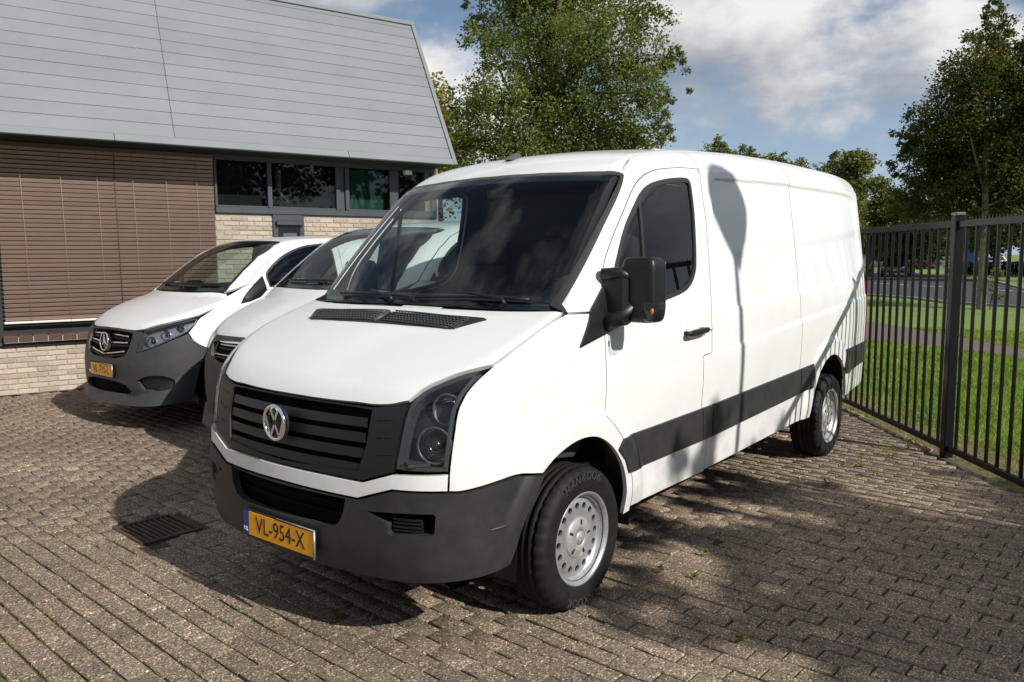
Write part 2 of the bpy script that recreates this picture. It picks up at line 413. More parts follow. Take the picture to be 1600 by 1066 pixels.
def symy(pts):
    return [tuple(p) for p in pts]+[(p[0], -p[1]) for p in pts[::-1] if abs(p[1]) > 1e-6]

# ------------------------------------------------------------------ shared materials
mat('interior_grey', (.030, .031, .034), .8)
def paint_material():
    m = mat('white_paint', (.70, .70, .69), .30, coat=.6, noise=(2.2, .6), col2=(.665, .66, .64))
    nt = m.node_tree; N = nt.nodes; L = nt.links; b = N['Principled BSDF']
    geo = N.new('ShaderNodeNewGeometry'); n = N.new('ShaderNodeTexNoise'); n.inputs['Scale'].default_value = 38; n.inputs['Detail'].default_value = 7; L.new(geo.outputs['Position'], n.inputs['Vector'])
    mr = N.new('ShaderNodeMapRange'); L.new(n.outputs['Fac'], mr.inputs[0]); mr.inputs[3].default_value = .22; mr.inputs[4].default_value = .46
    L.new(mr.outputs[0], b.inputs['Roughness'])
    # road grime splashed on the lower panels
    src = b.inputs['Base Color'].links[0].from_socket; sp = N.new('ShaderNodeSeparateXYZ'); tcd = N.new('ShaderNodeTexCoord'); L.new(tcd.outputs['Object'], sp.inputs[0])
    zr = N.new('ShaderNodeMapRange'); L.new(sp.outputs['Z'], zr.inputs[0]); zr.inputs[1].default_value = .95; zr.inputs[2].default_value = .30; zr.inputs[3].default_value = 0; zr.inputs[4].default_value = .60
    ng = N.new('ShaderNodeTexNoise'); ng.inputs['Scale'].default_value = 7; ng.inputs['Detail'].default_value = 9; ng.inputs['Roughness'].default_value = .75; L.new(geo.outputs['Position'], ng.inputs['Vector'])
    nm = N.new('ShaderNodeMapRange'); L.new(ng.outputs['Fac'], nm.inputs[0]); nm.inputs[1].default_value = .42; nm.inputs[2].default_value = .72
    ml = N.new('ShaderNodeMath'); ml.operation = 'MULTIPLY'; L.new(zr.outputs[0], ml.inputs[0]); L.new(nm.outputs[0], ml.inputs[1])
    mx = N.new('ShaderNodeMix'); mx.data_type = 'RGBA'; L.new(ml.outputs[0], mx.inputs[0]); L.new(src, mx.inputs[6]); mx.inputs[7].default_value = (.36, .32, .27, 1); L.new(mx.outputs[2], b.inputs['Base Color'])
    return m
PAINT = paint_material()
def wet_paint_material():
    m = PAINT.copy(); m.name = 'white_paint_with_rain_drops'; nt = m.node_tree; N = nt.nodes; L = nt.links; b = N['Principled BSDF']
    geo = N.new('ShaderNodeNewGeometry'); v = N.new('ShaderNodeTexVoronoi'); v.inputs['Scale'].default_value = 95; L.new(geo.outputs['Position'], v.inputs['Vector'])
    n = N.new('ShaderNodeTexNoise'); n.inputs['Scale'].default_value = 3.0; L.new(geo.outputs['Position'], n.inputs['Vector'])
    th = N.new('ShaderNodeMapRange'); L.new(n.outputs['Fac'], th.inputs[0]); th.inputs[1].default_value = .45; th.inputs[2].default_value = .62; th.inputs[3].default_value = .10; th.inputs[4].default_value = .38
    a = N.new('ShaderNodeMath'); a.operation = 'SUBTRACT'; L.new(th.outputs[0], a.inputs[0]); L.new(v.outputs['Distance'], a.inputs[1]); a.use_clamp = True
    bp = N.new('ShaderNodeBump'); bp.inputs['Strength'].default_value = .55; bp.inputs['Distance'].default_value = .004; L.new(a.outputs[0], bp.inputs['Height']); L.new(bp.outputs[0], b.inputs['Normal'])
    L.new(bp.outputs[0], b.inputs['Coat Normal'])
    return m
WET = wet_paint_material()
TRIM = mat('charcoal_bumper_plastic', (.019, .0195, .021), .50, spec=.4, noise=(9, .9), col2=(.034, .033, .031), bump=(420, .12, .001))
BLACK = mat('black_plastic', (.008, .008, .009), .42, spec=.4, bump=(300, .1, .001))
DEEP = mat('deep_black', (.004, .004, .004), .9, spec=.1)
GLOSSBLACK = mat('gloss_black', (.010, .010, .011), .18)
RUBBER = mat('tyre_rubber', (.0075, .0075, .0075), .66, spec=.22, noise=(22, .7), col2=(.015, .014, .013), bump=(180, .2, .001))
SEAL = mat('rubber_seal', (.018, .018, .019), .5)
TRIM2 = mat('grey_bumper_plastic', (.036, .037, .039), .5, spec=.4, noise=(10, .8), col2=(.050, .049, .048), bump=(420, .12, .001))
CHROME = mat('chrome', (.82, .83, .85), .10, metal=1)
STEEL = mat('silver_wheel_paint', (.50, .51, .52), .34, metal=.65, noise=(16, .8), col2=(.36, .35, .33))
CAPG = mat('grey_hub_cap', (.36, .36, .35), .45, metal=.3, noise=(30, .7), col2=(.26, .25, .23))
REFL = mat('lamp_reflector', (.75, .77, .80), .14, metal=1)
LAMPIN = mat('lamp_housing_grey', (.018, .019, .021), .4)
LAMPRING = mat('lamp_ring_grey', (.06, .062, .065), .35, metal=.3)
LENS = glass_mat('clear_lens', (.88, .90, .92), .6)
WSGLASS = glass_mat('windscreen_glass', (.82, .89, .87), .70)
SIDEGLASS = glass_mat('side_window_glass', (.60, .68, .66), .95)
YELLOW = mat('plate_yellow', (.86, .36, .006), .35)
PLATEBLUE = mat('plate_blue', (.010, .045, .33), .4)
INK = mat('plate_black_ink', (.008, .008, .008), .5)
WHITEINK = mat('plate_white_ink', (.8, .8, .8), .5)
REDLENS = mat('red_tail_lens', (.42, .006, .008), .15, coat=.6)
AMBER = mat('amber_bulb', (.75, .16, .01), .3)
SEATCLOTH = mat('seat_cloth', (.022, .023, .027), .9)
PAPER = mat('paper', (.62, .62, .58), .7)
PM = [PAINT, MATS['interior_grey']]; WM = [WET, MATS['interior_grey']]

def bowl_mesh(mb, c, d, r, depth, n=28, steps=6, rim=0.0):
    """open reflector bowl at c looking along d"""
    d = np.array(d, float); d /= np.linalg.norm(d); a = np.cross(d, (0, 0, 1)); a /= np.linalg.norm(a); b = np.cross(a, d); V = []
    for i in range(steps+1):
        t = i/steps; rr = r*math.sin(t*math.pi/2); h = -depth*math.cos(t*math.pi/2)
        for j in range(n): w = 2*math.pi*j/n; V.append(np.array(c)+d*h+(a*math.cos(w)+b*math.sin(w))*max(rr, .0005))
    Fc = [(i*n+j, i*n+(j+1) % n, (i+1)*n+(j+1) % n, (i+1)*n+j) for i in range(steps) for j in range(n)]
    mb.add(V, Fc, True); return mb
def ring_mesh(mb, c, d, r, tr, n=36, k=8):
    d = np.array(d, float); d /= np.linalg.norm(d); a = np.cross(d, (0, 0, 1)); a /= np.linalg.norm(a); b = np.cross(a, d); V = []
    for j in range(n):
        w = 2*math.pi*j/n; e = a*math.cos(w)+b*math.sin(w)
        for i in range(k): u = 2*math.pi*i/k; V.append(np.array(c)+e*(r+tr*math.cos(u))+d*tr*math.sin(u))
    Fc = [(j*k+i, ((j+1) % n)*k+i, ((j+1) % n)*k+(i+1) % k, j*k+(i+1) % k) for j in range(n) for i in range(k)]
    mb.add(V, Fc, True); return mb
def superbox(mb, c, h, e=.35, n=20, rot=None):
    """rounded box (superellipsoid) with half sizes h"""
    V = []; sg = lambda v, p: math.copysign(abs(v)**p, v)
    for i in range(n+1):
        u = -math.pi/2+math.pi*i/n
        for j in range(2*n):
            w = -math.pi+2*math.pi*j/(2*n)
            V.append((h[0]*sg(math.cos(u), e)*sg(math.cos(w), e), h[1]*sg(math.cos(u), e)*sg(math.sin(w), e), h[2]*sg(math.sin(u), e)))
    V = np.array(V)
    if rot is not None: V = V@np.array(rot).T
    m = 2*n; Fc = [(i*m+j, i*m+(j+1) % m, (i+1)*m+(j+1) % m, (i+1)*m+j) for i in range(n) for j in range(m)]
    mb.add(V+np.array(c), Fc, True); return mb
def rotz(a): c, s = math.cos(a), math.sin(a); return np.array([[c, -s, 0], [s, c, 0], [0, 0, 1]])
def roty(a): c, s = math.cos(a), math.sin(a); return np.array([[c, 0, s], [0, 1, 0], [-s, 0, c]])
def rotx(a): c, s = math.cos(a), math.sin(a); return np.array([[1, 0, 0], [0, c, -s], [0, s, c]])

WHEEL_CACHE = {}
def wheel_meshes(key, Rt, rr, wd, holes, word=None):
    """tyre radius, rim radius, tyre width; axis +y is outwards"""
    if key in WHEEL_CACHE: return WHEEL_CACHE[key]
    n = 144; h = wd/2
    prof = [(rr-.012, -h*.80), (rr+.006, -h*.95), (rr+.06, -h*1.03), (Rt-.035, -h*.99), (Rt-.012, -h*.86), (Rt-.003, -h*.70), (Rt, -h*.56), (Rt-.008, -h*.54), (Rt-.008, -h*.46), (Rt, -h*.44),
            (Rt, -h*.14), (Rt-.008, -h*.12), (Rt-.008, -h*.03), (Rt, -h*.01), (Rt, h*.16), (Rt-.008, h*.18), (Rt-.008, h*.26), (Rt, h*.28), (Rt, h*.48), (Rt-.008, h*.50), (Rt-.008, h*.58), (Rt-.001, h*.60), (Rt-.003, h*.70), (Rt-.012, h*.86),
            (Rt-.022, h*.93), (Rt-.035, h*.985), (Rt-.040, h*1.0), (rr+.075, h*1.035), (rr+.07, h*1.025), (rr+.03, h*1.0), (rr+.012, h*.955), (rr+.004, h*.93), (rr-.010, h*.80)]
    V = []; k = len(prof)
    for j in range(n):
        w = 2*math.pi*j/n
        for r, o in prof:
            if j % 4 == 0 and abs(o) > h*.58 and r > Rt-.03: r -= .008
            V.append((r*math.cos(w), o, r*math.sin(w)))
    Fc = [(j*k+i, j*k+i+1, ((j+1) % n)*k+i+1, ((j+1) % n)*k+i) for j in range(n) for i in range(k-1)]
    tyre = pydata('tyre', V, Fc, True)
    # steel disc with round holes
    hm = pch([0, .06, .098, .108, .125, .150, .172, .186], [.078, .080, .082, .081, .080, .079, .076, .068]); sc = rr/.207
    circ = lambda r, n, c=(0, 0): [(c[0]+r*math.cos(2*math.pi*i/n), c[1]+r*math.sin(2*math.pi*i/n)) for i in range(n)]
    hl = [circ(.0165*sc, 12, (.150*sc*math.cos(2*math.pi*i/holes), .150*sc*math.sin(2*math.pi*i/holes))) for i in range(holes)]
    U, T, B = tri2d(circ(.186*sc, 60), hl, .02*sc, .012*sc)
    rad = np.hypot(U[:, 0], U[:, 1]); hh = hm(rad/sc); mb = MB()
    mb.add(np.c_[U[:, 0], hh, U[:, 1]], [tuple(t) for t in T], True)
    nb = len(mb.V); bi = sorted({i for e in B for i in e}); ix = {v: q for q, v in enumerate(bi)}
    mb.add([(U[i, 0], hh[i], U[i, 1]) for i in bi]+[(U[i, 0], hh[i]-.012, U[i, 1]) for i in bi], [(ix[a], ix[b], len(bi)+ix[b], len(bi)+ix[a]) for a, b in B], False)
    mb.lathe([(.184*sc, .066), (.188*sc, .067), (.194*sc, .080), (.200*sc, h*.74), (rr-.001, h*.82), (rr+.008, h*.90), (rr+.013, h*.965), (rr+.010, h*.975), (rr+.002, h*.93), (rr-.006, h*.85), (.196*sc, h*.72), (.190*sc, .07)], 72)
    mb.lathe([(.19*sc, .006), (.19*sc, -h*.8)], 48)
    wm = bpy.data.meshes.new('wheel'); wm.from_pydata(mb.V, [], mb.F); wm.polygons.foreach_set('use_smooth', mb.sm); wm.update()
    drum = MB().lathe([(.001, .012), (.13, .012), (.135, .0), (.135, -.08), (.001, -.08)], 36)
    dm = bpy.data.meshes.new('brake_drum'); dm.from_pydata(drum.V, [], drum.F); dm.update()
    cap = MB().lathe([(.0005, .098), (.030, .098), (.0305, .0945), (.0375, .0945), (.038, .097), (.060, .095), (.094, .089), (.099, .083), (.099, .070)], 48)
    cm = bpy.data.meshes.new('hub_cap'); cm.from_pydata(cap.V, [], cap.F); cm.polygons.foreach_set('use_smooth', cap.sm); cm.update()
    sl = MB()
    for i in range(5):
        w = 2*math.pi*i/5+.5; sl.box((.074*math.cos(w), .0925, .074*math.sin(w)), (.024, .006, .010), rot=np.array(roty(-w)))
    sm = bpy.data.meshes.new('cap_slot'); sm.from_pydata(sl.V, [], sl.F); sm.update()
    em = MB()
    for pts in ([(-.010, .017), (0, .001), (.010, .017)], [(-.021, .010), (-.010, -.017), (0, -.003), (.010, -.017), (.021, .010)]):
        for a, b in zip(pts[:-1], pts[1:]): em.tube([(a[0], .0985, a[1]), (b[0], .0985, b[1])], .0018, 6)
    emm = bpy.data.meshes.new('cap_emblem'); emm.from_pydata(em.V, [], em.F); emm.update()
    tw = None
    if word:
        # raised letters on the sidewall
        parts = []; rl = (Rt+rr)/2+.022
        V2 = []; F2 = []
        for rep, base in ((0, R(88)), (1, R(268))):
            for i, ch in enumerate(word):
                me = text_mesh(ch, .056, .0015); vv = np.array([tuple(v.co) for v in me.vertices]); ff = [tuple(p.vertices) for p in me.polygons]; bpy.data.meshes.remove(me)
                a = base-R(52)/2+R(52)*i/(len(word)-1)
                rad = np.array([math.cos(a), 0, math.sin(a)]); tan = np.array([-math.sin(a), 0, math.cos(a)])
                P = rad*rl+np.array([0, h*1.028, 0])+vv[:, :1]*tan*1.0+vv[:, 1:2]*rad+vv[:, 2:3]*np.array([0, 1., 0])
                o = len(V2); V2 += P.tolist(); F2 += [tuple(q+o for q in f) for f in ff]
        tw = pydata('tyre_lettering', V2, F2)
    WHEEL_CACHE[key] = (wm, tyre, dm, cm, sm, emm, tw); return WHEEL_CACHE[key]
def add_wheel(parent, key, loc, sgn, spin=0.0, steer=0.0, Rt=.348, rr=.210, wd=.235, holes=16, word=None, label=None):
    ms = wheel_meshes(key, Rt, rr, wd, holes, word)
    w = link('wheel', ms[0], STEEL, parent); w.location = loc
    w.rotation_euler = Matrix(np.array(rotz(steer+(0 if sgn > 0 else math.pi))@roty(spin)).tolist()).to_euler()
    for nm, me, m in (('tyre', ms[1], RUBBER), ('brake_drum', ms[2], BLACK), ('hub_cap', ms[3], CAPG), ('cap_slot', ms[4], BLACK), ('cap_emblem', ms[5], STEEL), ('tyre_lettering', ms[6], mat('raised_rubber', (.045, .045, .045), .4))):
        if me is not None: link(nm, me, m, w, **({'kind': 'stuff'} if nm in ('tyre_lettering', 'cap_slot') else {}))
    return w
def plate(parent, loc, txt, wdt=.52, hgt=.11, tilt=0.0):
    """orange-yellow number plate facing +x, band at its left as read"""
    p = MB().box((0, 0, 0), (.012, wdt+.022, hgt+.020), bev=.003).build('license_plate', BLACK, parent); p.location = loc; p.rotation_euler = (0, tilt, 0)
    MB().box((.0075, .022, 0), (.004, wdt-.044, hgt)).build('plate_face', YELLOW, p)
    MB().box((.0075, -wdt/2+.021, 0), (.004, .042, hgt)).build('plate_band', PLATEBLUE, p)
    me = text_mesh(txt, hgt*.98, .0006); me = xform_mesh(me, np.array([[0, 0, 1], [.86, 0, 0], [0, 1, 0]]), (.0102, .022, 0)); link('plate_lettering', me, INK, p)
    me = text_mesh('NL', hgt*.26, .0006); me = xform_mesh(me, np.array([[0, 0, 1], [1, 0, 0], [0, 1, 0]]), (.0102, -wdt/2+.021, -hgt*.28)); link('band_lettering', me, WHITEINK, p)
    MB().tube([(.008, wdt/2+.009, hgt/2+.008), (.008, wdt/2+.009, -hgt/2-.008)], .005, 6).tube([(.008, wdt/2+.009, hgt/2+.008), (.008, 0, hgt/2+.008)], .003, 6).build('plate_edge', STEEL, p)
    return p

# ------------------------------------------------------------------ ground, road, path, yard paving
def struct(o): o['kind'] = 'structure'; return o
def sheet(name, pts, z, m): return struct(link(name, pydata(name, [(x, y, z) for x, y in pts], [tuple(range(len(pts)))]), m))
GRASS = mat('lawn_green', (.115, .185, .028), .9, noise=(1.6, .9), col2=(.165, .225, .042), bump=(60, .5, .03))
ASPHALT = mat('asphalt', (.036, .036, .039), .85, noise=(5, .6), col2=(.046, .045, .045), bump=(120, .3, .005))
PATHM = mat('path_tiles', (.13, .095, .080), .9, noise=(7, .7), col2=(.10, .075, .065))
SOIL = mat('joint_soil', (.050, .042, .030), .95, noise=(3.0, 1.0), col2=(.050, .062, .018), bump=(90, .5, .01))
DRY = mat('dry_verge', (.20, .145, .075), .95, noise=(9, .9), col2=(.085, .085, .03), bump=(70, .6, .02))
sheet('ground', [(-900, -900), (900, -900), (900, 900), (-900, 900)], -.060, GRASS)
# fence line and facade line
FP = np.array([-4.278, 1.744, 0]); FD = np.array([-.7976, -.6032, 0]); FN = np.array([.6032, -.7976, 0])      # FN points into the yard (towards the van)
BA = np.array([-.565, -7.923, 0]); BE = np.array([-.9635, .2675, 0]); BN = np.array([.2675, .9635, 0])
def bld(s, o, z): return BA+BE*s+BN*o+np.array([0, 0, z])
def fen(s, o, z): return FP+FD*s+FN*o+np.array([0, 0, z])
yard = [tuple(fen(-6.5, 0, 0)[:2]), tuple(fen(6.0, 0, 0)[:2]), tuple(bld(7.4, 2.0, 0)[:2]), tuple(bld(7.4, 0, 0)[:2]), tuple(bld(-5, 0, 0)[:2]), (6.5, -6.0), (6.5, 5.665)]
paving = sheet('pavement', yard, -.016, SOIL)
def paver_material():
    m = bpy.data.materials.new('concrete_paver'); m.use_nodes = True; MATS['concrete_paver'] = m; nt = m.node_tree; N = nt.nodes; L = nt.links; b = N['Principled BSDF']
    geo = N.new('ShaderNodeNewGeometry'); oi = N.new('ShaderNodeObjectInfo'); b.inputs['Roughness'].default_value = .85; b.inputs['Specular IOR Level'].default_value = .3
    ad = N.new('ShaderNodeMath'); ad.operation = 'ADD'; L.new(geo.outputs['Random Per Island'], ad.inputs[0]); L.new(oi.outputs['Random'], ad.inputs[1])
    fr = N.new('ShaderNodeMath'); fr.operation = 'FRACT'; L.new(ad.outputs[0], fr.inputs[0])
    base = N.new('ShaderNodeValToRGB'); cr = base.color_ramp; L.new(fr.outputs[0], base.inputs[0])
    cr.elements[0].color = (0.160, 0.128, 0.099, 1); cr.elements[1].color = (0.228, 0.188, 0.144, 1); e = cr.elements.new(.35); e.color = (0.194, 0.156, 0.122, 1); e = cr.elements.new(.7); e.color = (0.179, 0.144, 0.106, 1)
    # large stains
    n = N.new('ShaderNodeTexNoise'); n.inputs['Scale'].default_value = .55; n.inputs['Detail'].default_value = 5; L.new(geo.outputs['Position'], n.inputs['Vector'])
    mr = N.new('ShaderNodeMapRange'); L.new(n.outputs['Fac'], mr.inputs[0]); mr.inputs[1].default_value = .3; mr.inputs[2].default_value = .7; mr.inputs[3].default_value = .72; mr.inputs[4].default_value = 1.25
    mu = N.new('ShaderNodeMix'); mu.data_type = 'RGBA'; mu.blend_type = 'MULTIPLY'; mu.inputs[0].default_value = 1; L.new(base.outputs[0], mu.inputs[6]); L.new(mr.outputs[0], mu.inputs[7])
    # exposed grit: light and dark specks
    v = N.new('ShaderNodeTexVoronoi'); v.inputs['Scale'].default_value = 170; L.new(geo.outputs['Position'], v.inputs['Vector'])
    sp = N.new('ShaderNodeValToRGB'); c2 = sp.color_ramp; sepc = N.new('ShaderNodeSeparateColor'); L.new(v.outputs['Color'], sepc.inputs[0]); L.new(sepc.outputs[0], sp.inputs[0])
    c2.elements[0].color = (.22, .20, .19, 1); c2.elements[1].color = (3.8, 3.6, 3.3, 1); e = c2.elements.new(.25); e.color = (.78, .76, .74, 1); e = c2.elements.new(.72); e.color = (1.1, 1.05, .98, 1); e = c2.elements.new(.90); e.color = (1.75, 1.6, 1.42, 1)
    m2 = N.new('ShaderNodeMix'); m2.data_type = 'RGBA'; m2.blend_type = 'MULTIPLY'; m2.inputs[0].default_value = 1.0; L.new(mu.outputs[2], m2.inputs[6]); L.new(sp.outputs[0], m2.inputs[7])
    # moss and grime
    n2 = N.new('ShaderNodeTexNoise'); n2.inputs['Scale'].default_value = 2.4; n2.inputs['Detail'].default_value = 8; n2.inputs['Roughness'].default_value = .7; L.new(geo.outputs['Position'], n2.inputs['Vector'])
    mg = N.new('ShaderNodeMapRange'); L.new(n2.outputs['Fac'], mg.inputs[0]); mg.inputs[1].default_value = .58; mg.inputs[2].default_value = .74; mg.inputs[4].default_value = .5
    m3 = N.new('ShaderNodeMix'); m3.data_type = 'RGBA'; L.new(mg.outputs[0], m3.inputs[0]); L.new(m2.outputs[2], m3.inputs[6]); m3.inputs[7].default_value = (.085, .078, .045, 1)
    L.new(m3.outputs[2], b.inputs['Base Color'])
    nb = N.new('ShaderNodeTexNoise'); nb.inputs['Scale'].default_value = 240; nb.inputs['Detail'].default_value = 4; L.new(geo.outputs['Position'], nb.inputs['Vector'])
    bp = N.new('ShaderNodeBump'); bp.inputs['Strength'].default_value = .55; bp.inputs['Distance'].default_value = .003; L.new(nb.outputs['Fac'], bp.inputs['Height']); L.new(bp.outputs[0], b.inputs['Normal'])
    return m
PAVER = paver_material()
def lay_pavers():
    a = math.atan(.055); d = np.array([math.sin(a), math.cos(a)]); nrm = np.array([math.cos(a), -math.sin(a)])     # rows run along d
    Lp, Wp, j = .210, .104, .008
    Y = np.array(yard); U = Y@d; W = Y@nrm; C = []
    i0, i1 = int(W.min()/Wp)-1, int(W.max()/Wp)+1
    for i in range(i0, i1):
        w = (i+.5)*Wp+.006*math.sin(i*.37)
        sh = (i % 2)*Lp*.5+rng.normal(0, .008)
        us = np.arange(math.floor(U.min()/Lp)*Lp, U.max(), Lp)+sh
        C.append(np.c_[np.outer(us, d)+nrm*w])
    C = np.vstack(C); C = C[pip(C, Y)]
    # keep clear of the building and the drain
    C = C[(C-BA[:2])@BN[:2] > .06]; C = C[np.abs((C-FP[:2])@FN[:2]) > .07]
    DR = np.array([.675, -1.735]); q = C-DR; C = C[~((np.abs(q@nrm) < .20) & (np.abs(q@d) < .23))]
    far = (C[:, 0] < -7) | (C[:, 1] < -9.5)
    C = C[~far]
    n = len(C); hz = rng.normal(0, .0022, n); hz += .005*np.sin(C[:, 0]*1.3+.5)*np.sin(C[:, 1]*1.1)+.003*np.sin(C[:, 0]*3.7+C[:, 1]*2.9); ti = rng.normal(0, .017, (n, 2)); ro = rng.normal(0, .014, n)
    lx, ly, b, t = Wp/2-j/2, Lp/2-j/2, .004, .05
    V0 = np.array([(-lx+b, -ly+b, 0), (lx-b, -ly+b, 0), (lx-b, ly-b, 0), (-lx+b, ly-b, 0), (-lx, -ly, -b), (lx, -ly, -b), (lx, ly, -b), (-lx, ly, -b), (-lx, -ly, -t), (lx, -ly, -t), (lx, ly, -t), (-lx, ly, -t)])
    F0 = [(0, 1, 2, 3)]+[(k, k+4, (k+1) % 4+4, (k+1) % 4) for k in range(4)]+[(4+k, 8+k, 8+(k+1) % 4, 4+(k+1) % 4) for k in range(4)]
    # which show largest: in the frame, near, not under the van
    P = np.c_[C, np.zeros(n)]-CAM; x = P@RT; y = P@UP; zd = P@FW
    inf = (zd > .3) & (np.abs(FPX*x/zd) < 805) & (np.abs(FPX*y/zd) < 540)
    under = (C[:, 0] > -4.8) & (C[:, 0] < .75) & (np.abs(C[:, 1]) < .86)
    score = np.where(inf & ~under, zd, 1e6); order = np.argsort(score); near = set(order[:300].tolist())
    me = pydata('paver', V0, F0); me.materials.append(PAVER); base_rot = -a
    rest = []
    for k in range(n):
        if k in near:
            o = bpy.data.objects.new('paver', me); COL.objects.link(o); o.parent = paving; o.location = (C[k, 0], C[k, 1], hz[k]); o.rotation_euler = (ti[k, 0], ti[k, 1], base_rot+ro[k])
        else: rest.append(k)
    rest = np.array(rest); A = base_rot+ro[rest]; ca, sa = np.cos(A), np.sin(A)
    X = V0[None, :, 0]*ca[:, None]-V0[None, :, 1]*sa[:, None]+C[rest, 0][:, None]; Yv = V0[None, :, 0]*sa[:, None]+V0[None, :, 1]*ca[:, None]+C[rest, 1][:, None]
    Zv = V0[None, :, 2]+hz[rest][:, None]+V0[None, :, 1]*ti[rest, 0][:, None]-V0[None, :, 0]*ti[rest, 1][:, None]
    V = np.stack([X, Yv, Zv], -1).reshape(-1, 3); f = np.array(F0); Fa = (f[None]+np.arange(len(rest))[:, None, None]*12).reshape(-1, 4)
    m2 = bpy.data.meshes.new('pavers'); m2.vertices.add(len(V)); m2.vertices.foreach_set('co', V.astype(np.float32).ravel()); m2.loops.add(Fa.size); m2.loops.foreach_set('vertex_index', Fa.astype(np.int32).ravel())
    m2.polygons.add(len(Fa)); m2.polygons.foreach_set('loop_start', np.arange(0, Fa.size, 4, dtype=np.int32)); m2.polygons.foreach_set('loop_total', np.full(len(Fa), 4, np.int32)); m2.update(calc_edges=True)
    link('pavers', m2, PAVER, paving, kind='stuff')
    return C, d, nrm
PAV, PD, PN = lay_pavers()
# drain grate let into the paving
def drain():
    RUST = mat('rusty_iron', (.085, .040, .024), .8, noise=(30, .9), col2=(.045, .026, .018), bump=(150, .4, .002))
    t = thing('drain_grate', 'square rusty iron drain grate set in the paving in front of the van', 'drain', (.675, -1.735, -.010), math.atan2(PN[1], PN[0]))
    MB().box((0, 0, -.03), (.37, .43, .02)).build('drain_pit', mat('drain_silt', (.040, .028, .020), .9), t)
    for q, s in (((.175, 0, 0), (.025, .43, .03)), ((-.175, 0, 0), (.025, .43, .03)), ((0, .205, 0), (.32, .025, .03)), ((0, -.205, 0), (.32, .025, .03))): MB().box(q, s, bev=.003).build('drain_frame', RUST, t)
    for k in range(9): MB().box((-.135+.034*k, 0, -.002), (.018, .384, .022), bev=.003).build('grate_bar', RUST, t)
drain()
# white sand left at the foot of the wall
# road beyond the lawn, with kerb and lines; footpath across the lawn
rn = np.array([(-14.5, 9.0), (-22.5, 4.2), (-26.7, -.19), (-28.0, -2.52), (-30.5, -4.18), (-32.1, -6.38), (-45, -26), (-60, -48)])
rf = np.array([(-75, -42), (-78.5, -22.0), (-80.4, -15.0), (-65.7, -11.3), (-60.9, -8.5), (-52, -4.3), (-42.4, -1.9), (-34, 3.6), (-24, 13)])
sheet('road', [tuple(a) for a in rn]+[tuple(a) for a in rf], -.050, ASPHALT)
def kerb(pts, name):
    mb = MB(); P = np.array(pts)
    for a, b in zip(P[:-1], P[1:]):
        c = (a+b)/2; l = np.linalg.norm(b-a); an = math.atan2(b[1]-a[1], b[0]-a[0]); mb.box((c[0], c[1], -.03), (l+.02, .16, .10), rot=np.array([[math.cos(an),-math.sin(an),0],[math.sin(an),math.cos(an),0],[0,0,1]]))
    return struct(mb.build(name, mat('kerb_concrete', (.30, .29, .27), .85, noise=(4, .7))))
kerb(rn, 'kerb'); kerb(rf[:7], 'kerb')
def paint(pts, w):
    P = np.array(pts, float); V = []; 
    for i in range(len(P)):
        t = P[min(i+1, len(P)-1)]-P[max(i-1, 0)]; t /= np.linalg.norm(t); nn = np.array([-t[1], t[0]]); V += [(*(P[i]+nn*w/2), -.045), (*(P[i]-nn*w/2), -.045)]
    return struct(link('road_marking', pydata('road_marking', V, [(2*i, 2*i+1, 2*i+3, 2*i+2) for i in range(len(P)-1)]), mat('road_paint', (.55, .55, .53), .8)))
line = [(-22, 8), (-31, 4), (-38.5, -.8), (-43.2, -5.4), (-44.7, -7.5), (-45.9, -8.45), (-47.3, -10.4), (-52, -17), (-62, -34)]
for i in range(0, 8): 
    a, b = np.array(line[i]), np.array(line[i+1]); n = max(1, int(np.linalg.norm(b-a)/1.6))
    for k in range(0, n): paint([a+(b-a)*(k+.1)/n, a+(b-a)*(k+.72)/n], .22)
paint([(-64.5, -12.4), (-67.8, -12.6), (-79, -19)], .2)
sheet('footpath', [(-8.5, 6.5), (-12.36, 1.40), (-12.76, .81), (-13.14, .16), (-13.44, -.72), (-13.68, -1.42), (-14.6, -4.4), (-16.5, -9), (-21.8, -9.4), (-19.8, -5.2), (-18.85, -2.81), (-17.06, -1.19), (-15.9, -.34), (-14.67, .72), (-13.9, 1.23), (-10.5, 6.2)], -.052, PATHM)
sheet('verge', [tuple(fen(-6.5, 0, 0)[:2]), tuple(fen(6, 0, 0)[:2]), tuple(fen(6, -.55, 0)[:2]), tuple(fen(3.2, -.50, 0)[:2]), tuple(fen(1.6, -.32, 0)[:2]), tuple(fen(.3, -.62, 0)[:2]), tuple(fen(-1.2, -.95, 0)[:2]), tuple(fen(-6.5, -1.1, 0)[:2])], -.040, DRY)

